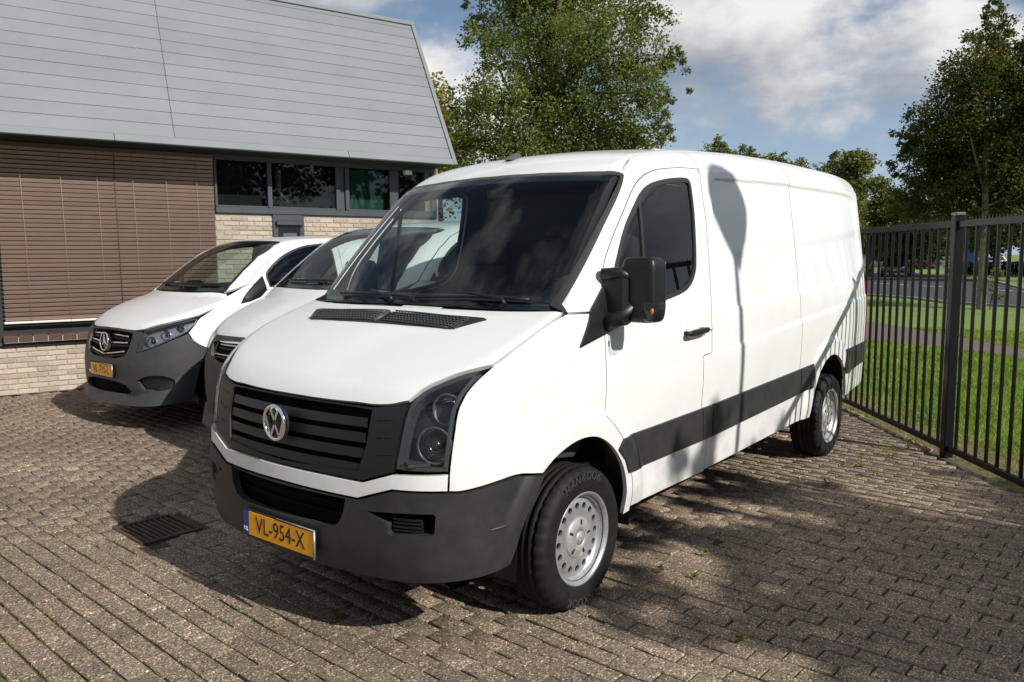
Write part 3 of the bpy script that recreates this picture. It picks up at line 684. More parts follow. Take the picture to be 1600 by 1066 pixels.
# ------------------------------------------------------------------ the office building at the left
def building():
    B = thing('office_building', 'low brick office building with steep grey plank roof and brown window blind', 'building', tuple(BA))
    AX = np.array([BE, BN, [0, 0, 1]])                                       # rows: s, o, z
    def fbox(name, s0, s1, o0, o1, z0, z1, m, parent=B, bev=0.0, rot=None):
        return MB().box(((s0+s1)/2, (o0+o1)/2, (z0+z1)/2), (s1-s0, o1-o0, z1-z0), rot=rot, bev=bev).build(name, m, parent)
    # children are laid out in facade axes: s to the right, o outwards, z up
    B.rotation_euler = (0, 0, math.atan2(BE[1], BE[0])); FL = -1                 # local x = s, local y = -o
    def box(name, s0, s1, o0, o1, z0, z1, m, parent=B, bev=0.0):
        return MB().box(((s0+s1)/2, -(o0+o1)/2, (z0+z1)/2), (s1-s0, o1-o0, z1-z0), bev=bev).build(name, m, parent)
    MORT = mat('mortar', (.36, .32, .26), .95, noise=(20, .6), bump=(200, .3, .003))
    BRICK = mat('beige_brick', (.40, .34, .27), .9, noise=(24, .8), col2=(.32, .25, .19), var=.20, bump=(140, .5, .004))
    FRAME = mat('anthracite_frame', (.042, .048, .058), .42, noise=(3, .4))
    DARK = mat('soffit_dark', (.018, .018, .018), .8)
    PLANK = mat('grey_roof_plank', (.172, .182, .190), .6, noise=(1.1, .7), col2=(.145, .158, .164), var=.05, bump=(9, .12, .01))
    FASC = mat('grey_fascia', (.165, .180, .186), .6, noise=(2, .5), col2=(.14, .155, .16))
    BL = mat('brown_blind_slat', (.32, .222, .176), .55, noise=(6, .6), col2=(.28, .195, .155), var=.05)
    low = box('wall', -3.6, 2.66, -.24, -.006, 0, .615, MORT); left = box('wall', -3.6, .085, -.24, -.006, .617, 3.08, MORT)
    und = box('wall', 2.662, 6.0, -.24, -.006, 0, 2.285, MORT); box('wall', 6.0, 6.24, -6.4, -.006, 0, 3.08, MORT); box('wall', -3.6, 5.99, -6.4, -6.2, 0, 3.08, MORT)
    # bricks
    me = MB().box((0, 0, 0), (.205, .030, .0525), bev=.004)
    bm = bpy.data.meshes.new('brick'); bm.from_pydata(me.V, [], me.F); bm.update(); bm.materials.append(BRICK)
    def bricks(parent, s0, s1, z0, z1):
        k = 0; z = z0+.033
        while z < z1-.02:
            s = s0+(.205/2 if k % 2 else .205)+random.uniform(-.006, .006)
            while s < s1-.08:
                o = bpy.data.objects.new('brick', bm); COL.objects.link(o); o.parent = parent; o.location = (s, .012-.002*random.random()-.001, z); o.rotation_euler = (0, random.uniform(-.006, .006), random.choice((0, math.pi))+random.uniform(-.006, .006)); s += .217
            z += .0655; k += 1
    bricks(low, -.55, 2.6, 0, .60); bricks(und, 2.67, 6.0, 1.72, 2.285)
    def brick_mass(parent, areas):
        V0 = np.array([(x, y, z) for z in (-.02625, .02625) for x, y in ((-.1025, -.015), (.1025, -.015), (.1025, .015), (-.1025, .015))]); V = []; Fc = []
        for s0, s1, z0, z1 in areas:
            k = 0; z = z0+.033
            while z < z1-.02:
                s = s0+(.1025 if k % 2 else .205)
                while s < s1-.08:
                    o = len(V); V += (V0+np.array([s, .012-.0025*random.random(), z])).tolist(); Fc += [tuple(o+i for i in f) for f in ((3, 2, 1, 0), (4, 5, 6, 7), (0, 1, 5, 4), (1, 2, 6, 5), (2, 3, 7, 6), (3, 0, 4, 7))]; s += .217
                z += .0655; k += 1
        link('bricks', pydata('bricks', V, Fc), BRICK, parent, kind='stuff')
    brick_mass(left, [(-3.6, .08, .655, 3.06)]); brick_mass(low, [(-3.6, -.62, 0, .60)]); brick_mass(und, [(2.67, 6.0, 0, 1.70)])
    # sill tiles below the blind
    si = box('sill', .03, 2.66, -.02, .055, .617, .655, mat('sill_underside', (.05, .035, .03), .8))
    TILE = mat('brown_sill_tile', (.100, .062, .050), .45, noise=(12, .6), var=.12)
    s = .075
    while s < 2.6:
        tm = MB().box((s+.074, -.045, .703), (.151, .15, .082), rot=rotx(.10), bev=.004).build('sill_tile', TILE, si); s += .158
    MB().box((1.36, -.046, .694), (2.56, .14, .070), rot=rotx(.10)).build('sill_joint', mat('sill_mortar', (.36, .32, .27), .9), si)
    box('window_frame', .085, 2.66, -.20, -.10, .70, 3.08, DARK)
    box('window_frame', .02, .085, -.03, .03, .60, 3.06, DARK)
    # blind: each slat is a piece
    bl = box('blind', .115, 2.655, -.015, .035, 3.02, 3.075, mat('blind_head', (.10, .065, .05), .6))
    sm = MB().box((0, 0, 0), (2.54, .0035, .050), rot=rotx(.62)); m = bpy.data.meshes.new('slat'); m.from_pydata(sm.V, [], sm.F); m.update(); m.materials.append(BL)
    z = .935
    while z < 3.02:
        o = bpy.data.objects.new('slat', m); COL.objects.link(o); o.parent = bl; o.location = (1.385, -.010+random.uniform(-.001, .001), z); o.rotation_euler = (random.uniform(-.018, .018), 0, random.uniform(-.0006, .0006)); z += .0545
    box('bottom_rail', .10, 2.66, -.01, .03, .878, .905, mat('pale_rail', (.62, .57, .52), .5), bl, .004)
    for i, s in enumerate((.36, .79, 1.20, 1.62, 2.03, 2.42)):
        MB().tube([(s, -.030, 3.05), (s+.02, -.031, 2.0), (s+.03, -.030, .89)], .0022, 5).build('blind_cord', mat('cord', (.36, .28, .23), .8), bl)
    MB().tube([(1.41, -.028, 3.05), (1.43, -.028, .90)], .004, 5).build('blind_cord', mat('dark_cord', (.10, .06, .05), .8), bl)
    # strip of windows on the right
    fr = box('window_frame', 2.665, 6.2, -.05, .035, 2.288, 2.375, FRAME, bev=.006)
    box('window_frame', 2.665, 6.2, -.05, .035, 3.02, 3.085, FRAME)
    G = glass_mat('window_pane_glass', (.55, .60, .58), .9)
    for s0, s1 in ((2.665, 2.70), (3.405, 3.47), (4.45, 4.52), (4.60, 4.665), (5.35, 5.50), (6.10, 6.2)): box('mullion', s0, s1, -.05, .028, 2.377, 3.018, FRAME, bev=.005)
    box('mullion_panel', 4.522, 4.598, -.05, -.01, 2.377, 3.018, FRAME)
    for i, (s0, s1, c) in enumerate(((2.702, 3.403, (.075, .080, .088)), (3.472, 4.448, (.055, .052, .043)), (4.667, 5.348, (.085, .27, .20)), (5.502, 6.098, (.040, .085, .045)))):
        p = box('window_pane', s0, s1, -.012, -.006, 2.377, 3.018, G)
        box('room_screen', s0+.005, s1-.005, -.16, -.145, 2.38, 3.015, mat('room_screen_%d' % i, c, .8), p)
        box('pane_bead', s0+.001, s1-.001, -.004, .010, 2.377, 2.40, FRAME, p)
    p = MB(); p.tube([(3.58, .08, 2.98), (3.60, .08, 2.86), (3.60, .08, 2.72), (3.62, .08, 2.60), (3.76, .08, 2.44)], [.03, .045, .04, .02, .012], 10); p.build('desk_lamp', mat('lamp_white', (.45, .43, .36), .6), B)
    box('small_panel', 3.46, 3.93, -.02, .030, 1.72, 2.286, FRAME, bev=.006); hb = box('hatch', 3.54, 3.86, -.01, .042, 1.74, 2.12, GLOSSBLACK); box('hatch_hood', 3.50, 3.90, .03, .09, 2.13, 2.20, FRAME, hb, .01)
    box('hatch_box', 3.60, 3.80, .043, .055, 1.80, 2.02, mat('hatch_grey', (.07, .075, .085), .5), hb)
    box('sensor_box', 5.58, 5.70, .03, .12, 2.96, 3.03, mat('sensor_white', (.75, .75, .72), .4), B, .008)
    # roof: steep front slope, flat top
    rt = MB()
    sec = [(.585, 3.09), (-.72, 5.50), (-6.5, 5.50), (-6.5, 3.09)]
    V = [(s, -o, z) for s in (-5.0, 6.17) for o, z in sec]
    rt.add(V, [(0, 1, 2, 3), (7, 6, 5, 4), (0, 4, 5, 1), (1, 5, 6, 2), (2, 6, 7, 3), (3, 7, 4, 0)]); roof = rt.build('roof', DARK, B)
    sl = np.array([-1.305, 2.41]); ln = np.linalg.norm(sl); sl /= ln; ang = math.atan2(sl[1], sl[0])
    nr = np.array([sl[1], -sl[0]])                                              # outwards normal in (o, z)
    def on(t, k=0.0): return np.array([.585, 3.09])+sl*t+nr*k
    tilt = -(math.pi/2-math.atan2(2.41, 1.305))
    def slab(name, s0, s1, t0, t1, k, th, m, parent):
        c = on((t0+t1)/2, k); return MB().box(((s0+s1)/2, -c[0], c[1]), (s1-s0, th, t1-t0), rot=rotx(tilt), bev=.004).build(name, m, parent)
    for i in range(14):
        t0 = .100+.1955*i; t1 = t0+.1920
        for s0, s1 in ((-5.0, -1.985), (-1.982, 2.047+.007*i), (2.0505+.007*i, 6.165)): slab('roof_plank', s0, s1, t0, min(t1, 2.73), .016, .024, PLANK, roof)
    for s0, s1 in ((-5.0, -1.7), (-1.695, 1.335), (1.34, 4.405), (4.41, 6.20)): slab('eave_board', s0, s1, -.012, .094, .024, .034, FASC, roof)
    slab('verge_trim', 6.168, 6.235, -.012, 2.76, .012, .075, FASC, roof)
    c = on(2.74, 0); MB().box((.62, -(c[0]-.02), c[1]+.03), (11.25, .16, .07), bev=.008).build('ridge_cap', mat('ridge_metal', (.15, .175, .18), .5), roof)
    box('soffit', -5, 6.16, -.02, .55, 3.086, 3.10, DARK)
    return B
building()

# ------------------------------------------------------------------ the big white van (front axle above the origin, nose towards +x)
def big_detail(x, z):
    d = 0
    for xc, zc in ((0, .36), (-3.62, .42)):
        r = np.hypot(x-xc, z-zc); d = d+.020*sst(.605, .545, r)*sst(.30, .5, z)
    zc = 1.005+.0645*(-x-.2)
    d = d+.009*sst(zc+.010, zc-.010, z)*sst(zc-.40, zc-.06, z)*sst(-.45, -.75, x)
    zf = 1.100+.252*(.556-x)
    d = d+.004*sst(zf+.010, zf-.010, z)*sst(zf-.16, zf-.02, z)*sst(.62, .5, x)*sst(-.02, .12, x)
    zt = pch([-4.7, -4.28, -2.9, -1.55], [2.165, 2.178, 2.171, 2.128])(x)
    zb = pch([-4.7, -2.95, -1.68], [1.455, 1.40, 1.345])(x)
    cx, hx = -3.07, 1.53; zm = (zt+zb)/2; hz = (zt-zb)/2
    qx = np.abs(x-cx)-(hx-.10); qz = np.abs(z-zm)-(hz-.10)
    sd = np.hypot(np.maximum(qx, 0), np.maximum(qz, 0))+np.minimum(np.maximum(qx, qz), 0)-.10
    zd = pch([-4.7, -2.93, -1.40], [2.232, 2.229, 2.176])(x)
    d = d-.006*sst(zd-.012, zd+.012, z)*sst(-1.38, -1.44, x)
    return d-.011*sst(.016, -.010, sd)
BIG = Body(Wz=pch([.1, .25, .4, .6, .8, 1.0, 1.25, 1.5, 1.8, 2.1, 2.3, 2.6], [.92, .945, .962, .975, .983, .985, .977, .955, .918, .876, .845, .79]),
           lean=pch([.15, .25, .35, .45, .6, .75, .9, 1.07, 1.3], [.16, .07, .025, .005, 0, .005, .025, .055, .11]), nx=.975, nc=.055, ntap=.02, kc=.34, hc=.035, kh=.10,
           Hh=pch([-.5, 0, .3, .5, .7, .82, .9, 1.0], [1.60, 1.48, 1.385, 1.305, 1.205, 1.135, 1.08, .99]),
           wx0=.175, wz0=1.43, wh=.71, wsl=1.0, wc=.15, wb=.10, Rz=pch([-5.2, -4.8, -4.3, -3.5, -2.6, -2.1, -1.7, -1.4, -1.1, -.9, -.6, 0], [2.37, 2.41, 2.425, 2.425, 2.41, 2.39, 2.365, 2.34, 2.305, 2.275, 2.22, 2.1]),
           rc=.055, kr=.13, ks=.17, rear=-4.93)
BIG.detail = big_detail
def big_van():
    v = thing('white_van', 'large white panel van with charcoal bumper and black grille nearest the camera', 'van')
    b = BIG
    # ---- seams in (x, z) on the side
    DF = [(-1.403, 2.178), (-1.197, 2.169), (-1.02, 2.151), (-.89, 2.132), (-.782, 2.101), (-.69, 2.055), (-.611, 1.994), (-.518, 1.902), (-.409, 1.792), (-.345, 1.722), (-.276, 1.64), (-.232, 1.55), (-.207, 1.42), (-.196, 1.291), (-.198, 1.2), (-.198, 1.05), (-.19, .96), (-.18, .905)]
    DF2 = [(-.18, .905), (-.25, .845), (-.325, .770), (-.38, .68), (-.423, .585), (-.455, .47), (-.465, .362)]
    DR = [(-1.34, .374), (-1.345, .57), (-1.250, .76), (-1.245, .92), (-1.243, 1.05), (-1.262, 1.082), (-1.30, 1.088), (-1.374, 1.092)]
    DR2 = [(-1.374, 1.092), (-1.384, 1.362), (-1.414, 1.819), (-1.408, 1.989), (-1.403, 2.178)]
    WS = [(.058, 1.412), (-.08, 1.55), (-.22, 1.69), (-.36, 1.828), (-.50, 1.962), (-.642, 2.092)]
    # roof seam: y along x, and its height on the body
    sx = np.array([-.642, -.70, -.80, -.95, -1.2, -1.43, -1.7, -2.2, -2.9, -3.6, -4.3, -4.70])
    sy = np.array([.800, .768, .742, .730, .725, .722, .722, .722, .722, .722, .722, .715])
    P = b.out(np.c_[sx, sy, np.full(12, .72)], np.tile([0., 0., 1.], (12, 1))); sz = P[:, 2]
    seam = list(zip(sx, sz))
    win = spl([(-.30, 1.565), (-.467, 1.799), (-.629, 1.958), (-.695, 2.008), (-.754, 2.038), (-.83, 2.062), (-.977, 2.089), (-1.137, 2.107), (-1.217, 2.109), (-1.254, 2.095), (-1.268, 2.05), (-1.267, 1.882), (-1.232, 1.64), (-1.195, 1.555), (-1.12, 1.492), (-1.007, 1.456), (-.806, 1.427)], 5)+[(-.33, 1.39), (-.26, 1.45)]
    # ---- front door with its window
    door = panel('front_door', b, spl(DF)[:-1]+spl(DF2)[:-1]+spl(DR)[:-1]+spl(DR2)[:-1], map_side, PM, v, holes=[win], res=.018, bres=.018, thick=.028, both=True)
    W = np.array(win); Wi = inset(resample(W, .02), .026); Wg = inset(resample(W, .02), .004)
    for i, d in enumerate(door):
        mr = i == 1
        panel('window_seal', b, W, map_side, [SEAL, SEAL], d, holes=[Wi], off=.003, thick=.016, gap=0, res=.03, mirror=mr)
        panel('window_pane', b, Wg, map_side, [SIDEGLASS, SIDEGLASS], d, off=-.005, thick=.003, gap=0, res=.06, inner=False, mirror=mr)
        panel('window_bar', b, [(-.640, 1.955), (-.664, 1.972), (-.628, 1.43), (-.603, 1.42)], map_side, [SEAL, SEAL], d, off=.001, thick=.01, gap=0, mirror=mr)
        s = -1 if mr else 1
        h = MB(); superbox(h, (-1.13, s*1.018, 1.238), (.128, .012, .017), .5, 10, rot=roty(.035))
        h.box((-1.03, s*.995, 1.235), (.03, .04, .022), bev=.004).box((-1.23, s*.995, 1.243), (.03, .04, .022), bev=.004)
        h.build('door_handle', BLACK, d)
        hc = MB(); superbox(hc, (-1.12, s*.982, 1.240), (.075, .010, .040), .8, 10); hc.build('handle_cup', PAINT, d)
        MB().lathe([(.0005, .004), (.010, .004), (.011, 0)], 16, c=(-1.27, s*1.024, 1.243)).build('key_lock', STEEL, d)
        # ---- mirror
        tri = [(.024, 1.255), (-.097, 1.412), (-.232, 1.538), (-.305, 1.572), (-.40, 1.395), (-.335, 1.330), (-.21, 1.302)]
        mir = panel('wing_mirror', b, tri, map_side, [BLACK, BLACK], v, off=.014, thick=.02, gap=0, res=.04, mirror=mr)
        rt = rotz(s*-.12)
        if mr:                                                        # the far mirror is folded flat against the door
            hs = MB(); superbox(hs, (-.42, -1.035, 1.500), (.104, .060, .150), .34, 22); hs.build('mirror_housing', BLACK, mir); MB().tube([(-.24, -.97, 1.38), (-.32, -1.0, 1.42)], .04, 10).build('mirror_arm', BLACK, mir); continue
        hs = MB(); superbox(hs, (-.300, s*1.124, 1.508), (.064, .096, .156), .34, 22, rot=rt); hs.build('mirror_housing', BLACK, mir)
        MB().box((-.362, s*1.126, 1.523), (.012, .17, .235), rot=rt, bev=.005).build('mirror_glass', mat('mirror_silver', (.8, .8, .8), .03, metal=1), mir)
        ar = MB(); ar.tube([(-.20, s*.96, 1.345), (-.24, s*1.03, 1.375), (-.265, s*1.09, 1.43)], [.045, .042, .035], 12); ar.tube([(-.22, s*.94, 1.58), (-.25, s*1.02, 1.585), (-.27, s*1.08, 1.56)], [.03, .032, .03], 12)
        ar.box((-.255, s*1.005, 1.455), (.085, .15, .235), bev=.02); ar.build('mirror_arm', BLACK, mir)
        ind = MB(); superbox(ind, (-.252, s*1.204, 1.410), (.042, .042, .050), .45, 12, rot=rt); ind.build('indicator_lens', LENS, mir)
        MB().lathe([(.0005, .014), (.006, .012), (.008, 0), (.006, -.012), (.0005, -.014)], 12, c=(-.214, s*1.218, 1.413), axis='z').build('indicator_bulb', AMBER, mir)
    # ---- cab frame: windscreen pillar and the band above the door
    cabp = WS+seam[1:6]+[(-1.425, 2.185)]+spl(DF)[:-12]
    k = [q for q in spl(DF) if q[1] > 1.415]
    panel('cab_frame', b, WS+seam[1:6]+[(-1.418, 2.182)]+k+[(-.10, 1.408)], map_side, PM, v, res=.026, gap=.0020, both=True)
    # ---- wing over the front wheel
    hs = [(.058, 1.404), (.173, 1.372), (.302, 1.328), (.424, 1.280), (.544, 1.223)]
    hl_out = [(.544, 1.223), (.622, 1.173), (.674, 1.129), (.704, 1.090), (.726, 1.045), (.745, .957), (.759, .881), (.771, .804), (.776, .731)]
    bt = [(.776, .731), (.738, .729), (.669, .739), (.58, .752), (.497, .758), (.41, .748), (.338, .735)]
    arch = [(.338, .735), (.285, .766), (.216, .796), (.12, .822), (.02, .831), (-.081, .819), (-.165, .785), (-.24, .735), (-.31, .665), (-.36, .585), (-.392, .48), (-.402, .35)]
    fen = spl(hs)[:-1]+spl(hl_out)[:-1]+spl(bt)[:-1]+spl(arch)+[(-.462, .355)]+spl(DF2)[::-1][1:-1]+[q for q in spl(DF)[::-1] if q[1] < 1.40]+[(-.10, 1.402)]
    panel('fender', b, fen, map_side, PM, v, res=.026, both=True, bres=.018)
    # ---- cargo side, in two pressings
    rc = [(-3.62+.435*math.cos(a), .42+.435*math.sin(a)) for a in np.linspace(R(-8), R(188), 26)]
    sb = lambda x: .345+.027*(-x-.44)
    f1 = spl(DR)[::-1][::1]
    front = [(-1.345, sb(-1.345)+.012)]+spl(DR)[1:-1]+spl(DR2)[:-1]+[(-1.418, 2.182)]+[seam[5]]+seam[6:9]+[(-2.91, 2.2), (-2.905, .9), (-2.905, sb(-2.9))]
    panel('side_panel', b, front, map_side, PM, v, res=.016, bres=.016, gap=.0036, both=True)
    rear = [(-2.905, sb(-2.9)), (-2.905, .9), (-2.91, 2.2), seam[8]]+seam[9:]+[(-4.80, 2.12), (-4.84, 1.6), (-4.855, 1.1), (-4.85, .75), (-4.80, .50), (-4.6, .47), (-4.06, .455)]+rc[::-1][1:-1]+[(-3.19, .405)]
    panel('rear_side_panel', b, rear, map_side, PM, v, res=.016, bres=.016, gap=.0036, both=True)
    # ---- charcoal rub strips
    st = [[(-.328, .766), (-.436, .768), (-.487, .577), (-.42, .578), (-.395, .58), (-.355, .655), (-.285, .72)],
          [(-.448, .768), (-1.235, .778), (-1.262, .580), (-.499, .577)], [(-1.247, .778), (-1.372, .780), (-1.395, .582), (-1.274, .580)],
          [(-1.384, .780), (-2.9, .820), (-2.92, .632), (-1.407, .582)], [(-2.912, .820), (-3.19, .828), (-3.165, .70), (-3.15, .645), (-2.932, .632)],
          [(-3.945, .70), (-4.0, .86), (-4.80, .872), (-4.79, .690), (-4.03, .655)]]
    for q in st: panel('rub_strip', b, q, map_side, [TRIM, TRIM], v, off=.013, thick=.020, res=.045, gap=.001, both=True)
    # ---- roof, bonnet, windscreen
    hx = [(-.642, .800), (-.60, .70), (-.555, .5), (-.525, .25), (-.515, 0)]
    roofp = [(-.515-.012, 0)]+[(x-.012, y) for x, y in hx[::-1][1:]]+[(x, y) for x, y in zip(sx[1:], sy[1:])]+[(-4.80, .60), (-4.86, .3), (-4.87, 0)]
    roof = panel('roof', b, symy(roofp), map_top, PM, v, res=.06, bres=.03, gap=.001)
    for yy in (-.36, -.12, .12, .36):
        rb = MB(); xs = np.linspace(-1.75, -4.6, 30); q = b.out(np.c_[xs, np.full(30, yy), np.full(30, .9)], np.tile([0., 0., 1.], (30, 1)))
        rb.tube(q-np.array([0, 0, .008]), .022, 8).build('roof_rib', PAINT, roof)
    front_edge = [(.897, 0), (.894, .15), (.884, .30), (.869, .428), (.858, .512), (.838, .60), (.812, .668)]
    hl_up = [(.812, .668), (.789, .684), (.758, .704), (.712, .743), (.657, .792), (.601, .849), (.546, .898)]
    hsy = [(.546, .898), (.424, .917), (.302, .920), (.173, .917), (.062, .912)]
    cowl = [(.062, .900), (.11, .78), (.158, .611), (.19, .40), (.203, .2), (.208, 0)]
    hood = panel('bonnet', b, symy(spl(front_edge)[:-1]+spl(hl_up)[:-1]+spl(hsy)+spl(cowl)), map_top, WM, v, res=.032, bres=.02)
    mpw = map_front(-1.25)
    wsp = sym([(0, 2.118), (.25, 2.114), (.5, 2.107), (.70, 2.099), (.775, 2.090), (.792, 2.076), (.815, 1.95), (.84, 1.78), (.863, 1.60), (.884, 1.435), (.87, 1.424), (.6, 1.424), (.3, 1.428), (0, 1.43)])
    wsa = resample(wsp, .03); wsi = inset(wsa, .034); wsi[:, 1] = np.where(wsi[:, 1] < 1.49, wsi[:, 1]+.025, wsi[:, 1])
    ws = panel('windscreen', b, wsp, mpw, [WSGLASS, WSGLASS], v, off=.002, thick=.004, res=.07, gap=.004, inner=False)
    panel('windscreen_seal', b, wsp, mpw, [GLOSSBLACK, GLOSSBLACK], ws, holes=[wsi], off=-.006, thick=.010, res=.05, gap=0)
    panel('pillar_moulding', b, [(.058, 1.42), (-.08, 1.558), (-.22, 1.698), (-.36, 1.836), (-.50, 1.970), (-.632, 2.092), (-.640, 2.085), (-.512, 1.957), (-.372, 1.822), (-.232, 1.682), (-.092, 1.542), (.046, 1.405)], map_side, [SEAL, SEAL], ws, off=.006, thick=.014, res=.04, gap=0, both=True)
    # wipers parked along the foot of the screen
    for y0, y1, yp in ((-.62, .02, -.30), (.06, .72, .40)):
        ys = np.linspace(y0, y1, 9); q = b.out(np.c_[np.full(9, -1.25), ys, 1.455+.008*np.sin(np.linspace(0, 3, 9))], np.tile([1., 0., 0.], (9, 1)))
        w = MB().tube(q+np.array([.010, 0, .010]), .007, 6); pv = b.out(np.array([[-1.25, yp+.22, 1.44]]), np.array([[1., 0., 0.]]))[0]
        w.tube([pv+np.array([.03, 0, .0]), pv+np.array([.03, -.02, .03]), q[4]+np.array([.02, 0, .03])], [.012, .009, .006], 8); w.build('wiper', BLACK, v)
    # ---- bonnet vents
    vp = [(.385, -.525), (.300, -.60), (.268, -.63), (.255, -.62), (.300, -.02), (.300, .02), (.262, .575), (.272, .585), (.300, .565), (.392, .50), (.402, 0)]
    hv = panel('bonnet_vent', b, [(.388, -.515), (.372, -.535), (.262, -.625), (.250, -.60), (.296, 0), (.250, .60), (.262, .625), (.372, .535), (.388, .515), (.402, .25), (.405, 0), (.402, -.25)], map_top, [BLACK, BLACK], v, off=.005, thick=.012, res=.03, gap=.001)
    vm = MB()
    for sgn in (-1, 1):
        for r in range(6):
            x = .278+.021*r; y1 = .555-.012*r-(.0 if r else .02)
            ys = np.linspace(.035, y1, 12)*sgn; q = b.out(np.c_[x+.006*np.sin(np.linspace(0, 2, 12)), ys, np.full(12, .72)], np.tile([0., 0., 1.], (12, 1)))
            vm.tube(q+np.array([0, 0, .008]), .0042, 5)
        for y in np.arange(.05, .55, .022):
            q = b.out(np.array([[.285, sgn*y, .72], [.385, sgn*y, .72]]), np.tile([0., 0., 1.], (2, 1))); vm.tube(q+np.array([0, 0, .0065]), .0028, 4)
    q = b.out(np.array([[.29, 0, .72], [.40, 0, .72]]), np.tile([0., 0., 1.], (2, 1))); vm.tube(q+np.array([0, 0, .004]), .016, 6)
    vm.build('vent_louvres', mat('faded_black_plastic', (.045, .046, .048), .5), hv)
    # ---- nose: grille, trim strip, bumper
    cy = lambda L: [tuple(a) for a in to_cyl(L)]
    gt = [(.897, 0, 1.055), (.892, .134, 1.054), (.869, .428, 1.053), (.859, .512, 1.052), (.80, .668, 1.080)]
    gr = [(.813, .672, 1.078), (.843, .672, 1.018), (.867, .662, .913), (.883, .652, .825), (.887, .651, .800)]
    gb = [(.925, .500, .747), (.954, .292, .750), (.972, 0, .750)]
    gp = sym(cy(gt)[:-1]+spl(cy(gr), 4)+cy(gb))
    gg = panel('grille', b, gp, map_cyl, [BLACK, BLACK], v, holes=[sym(cy([(.90, 0, 1.047), (.87, .40, 1.045), (.86, .505, 1.040), (.89, .500, .90), (.93, .478, .785), (.97, 0, .766)]))], off=-.006, thick=.05, res=.03, gap=.002)
    panel('grille_back', b, sym(cy([(.90, 0, 1.05), (.85, .54, 1.05), (.93, .52, .76), (.97, 0, .755)])), map_cyl, [DEEP, DEEP], gg, off=-.055, thick=.01, res=.06, gap=0)
    for i in range(4):
        z0 = .775+.064*i; z1 = z0+.040
        ye = .478+.006*i
        panel('grille_slat', b, sym(cy([(.97, 0, z1), (.93, ye*.55, z1), (.90, ye, z1), (.90, ye+.006, z0), (.93, ye*.55, z0), (.97, 0, z0)])), map_cyl, [BLACK, BLACK], gg, off=-.014, thick=.028, res=.035, gap=0)
    for i in range(3):
        for s in (-1, 1):
            a = cy([(.87, s*.545, .86+.07*i), (.85, s*.62, .872+.07*i)]); q = b.out(*map_cyl(np.array(a))); MB().tube(q-b.grad(q)*.005, .003, 5).build('grille_groove', GLOSSBLACK, gg)
    stp = sym(cy([(.972, 0, .744), (.954, .292, .744), (.926, .497, .740), (.888, .651, .793), (.771, .850, .800), (.777, .850, .733), (.893, .652, .731), (.932, .483, .674), (.954, .326, .676), (.973, 0, .680)]))
    panel('nose_trim', b, stp, map_cyl, WM, v, off=.004, thick=.03, res=.03, gap=.002)
    top = cy([(.973, 0, .674), (.954, .326, .670), (.932, .483, .668), (.893, .652, .725), (.777, .852, .727), (.738, .885, .724), (.669, .928, .734), (.58, .957, .747), (.497, .977, .753), (.41, .99, .743), (.335, 1.003, .729)])
    rearb = cy([(.385, .998, .66), (.455, .991, .564), (.485, .986, .509), (.521, .959, .380)])
    bot = cy([(.585, .941, .360), (.66, .91, .352), (.724, .866, .348), (.813, .770, .342), (.88, .62, .338), (.922, .463, .335), (.97, 0, .335)])
    fog = cy([(.926, .535, .628), (.88, .70, .640), (.815, .808, .642), (.812, .815, .630), (.816, .812, .562), (.825, .80, .552), (.899, .645, .540), (.905, .635, .555), (.903, .637, .585)])
    fogm = [(-u, w) for u, w in fog]
    ink = spl(cy([(.945, .425, .664), (.948, .41, .60), (.953, .375, .548), (.962, .31, .527), (.97, .15, .522), (.975, 0, .522)]), 5)
    intake = sym(ink)
    bp = panel('front_bumper', b, sym(top+rearb+bot), map_cyl, [TRIM, BLACK], v, holes=[intake, fog, fogm], off=.010, thick=.035, res=.028, gap=.003, bres=.018)
    panel('intake_back', b, sym(cy([(.97, 0, .69), (.94, .45, .69), (.94, .45, .49), (.97, 0, .49)])), map_cyl, [DEEP, DEEP], bp, off=-.055, thick=.01, res=.05, gap=-.02)
    for z in (.57, .615):
        panel('intake_bar', b, sym(cy([(.97, 0, z+.012), (.945, .40, z+.012), (.945, .40, z), (.97, 0, z)])), map_cyl, [DEEP, DEEP], bp, off=-.035, thick=.012, res=.06, gap=0)
    for s in (1, -1):
        fb = [(s*u, w) for u, w in cy([(.92, .50, .65), (.80, .83, .66), (.80, .83, .53), (.92, .50, .53)])]
        panel('fog_recess', b, fb, map_cyl, [DEEP, DEEP], bp, off=-.055, thick=.01, res=.05, gap=0)
        for i in range(4):
            z = .552+.016*i; fl = [(s*u, w) for u, w in cy([(.90, .645, z+.009), (.845, .77, z+.010), (.845, .77, z), (.90, .645, z)])]
            panel('fog_louvre', b, fl, map_cyl, [BLACK, BLACK], bp, off=-.018+.003*(i % 2), thick=.02, res=.03, gap=0)
        q = b.out(*map_cyl(np.array([(s*u, w) for u, w in cy([(.722, .892, .543), (.60, .96, .552), (.463, .990, .564)])])))
        MB().tube(q+b.grad(q)*.008, [.002, .008, .008], 8).build('bumper_ridge', TRIM, bp)
    panel('front_skirt', b, sym(cy([(.97, 0, .34), (.88, .62, .342), (.724, .866, .352), (.56, .95, .37), (.56, .95, .31), (.72, .85, .295), (.97, 0, .29)])), map_cyl, [DEEP, DEEP], bp, off=-.09, thick=.01, res=.06, gap=0)
    plate(v, (.991, 0, .440), 'VL-954-X', tilt=-.02)
    # ---- emblem
    em = MB(); ring_mesh(em, (.990, 0, .940), (1, 0, 0), .0745, .0085, 44, 8); eo = em.build('emblem', CHROME, v)
    MB().lathe([(.0005, .978), (.068, .978), (.074, .965)], 36, c=(0, 0, .940), axis='x').build('emblem_disc', mat('emblem_dark', (.012, .015, .022), .2), eo)
    em = MB()
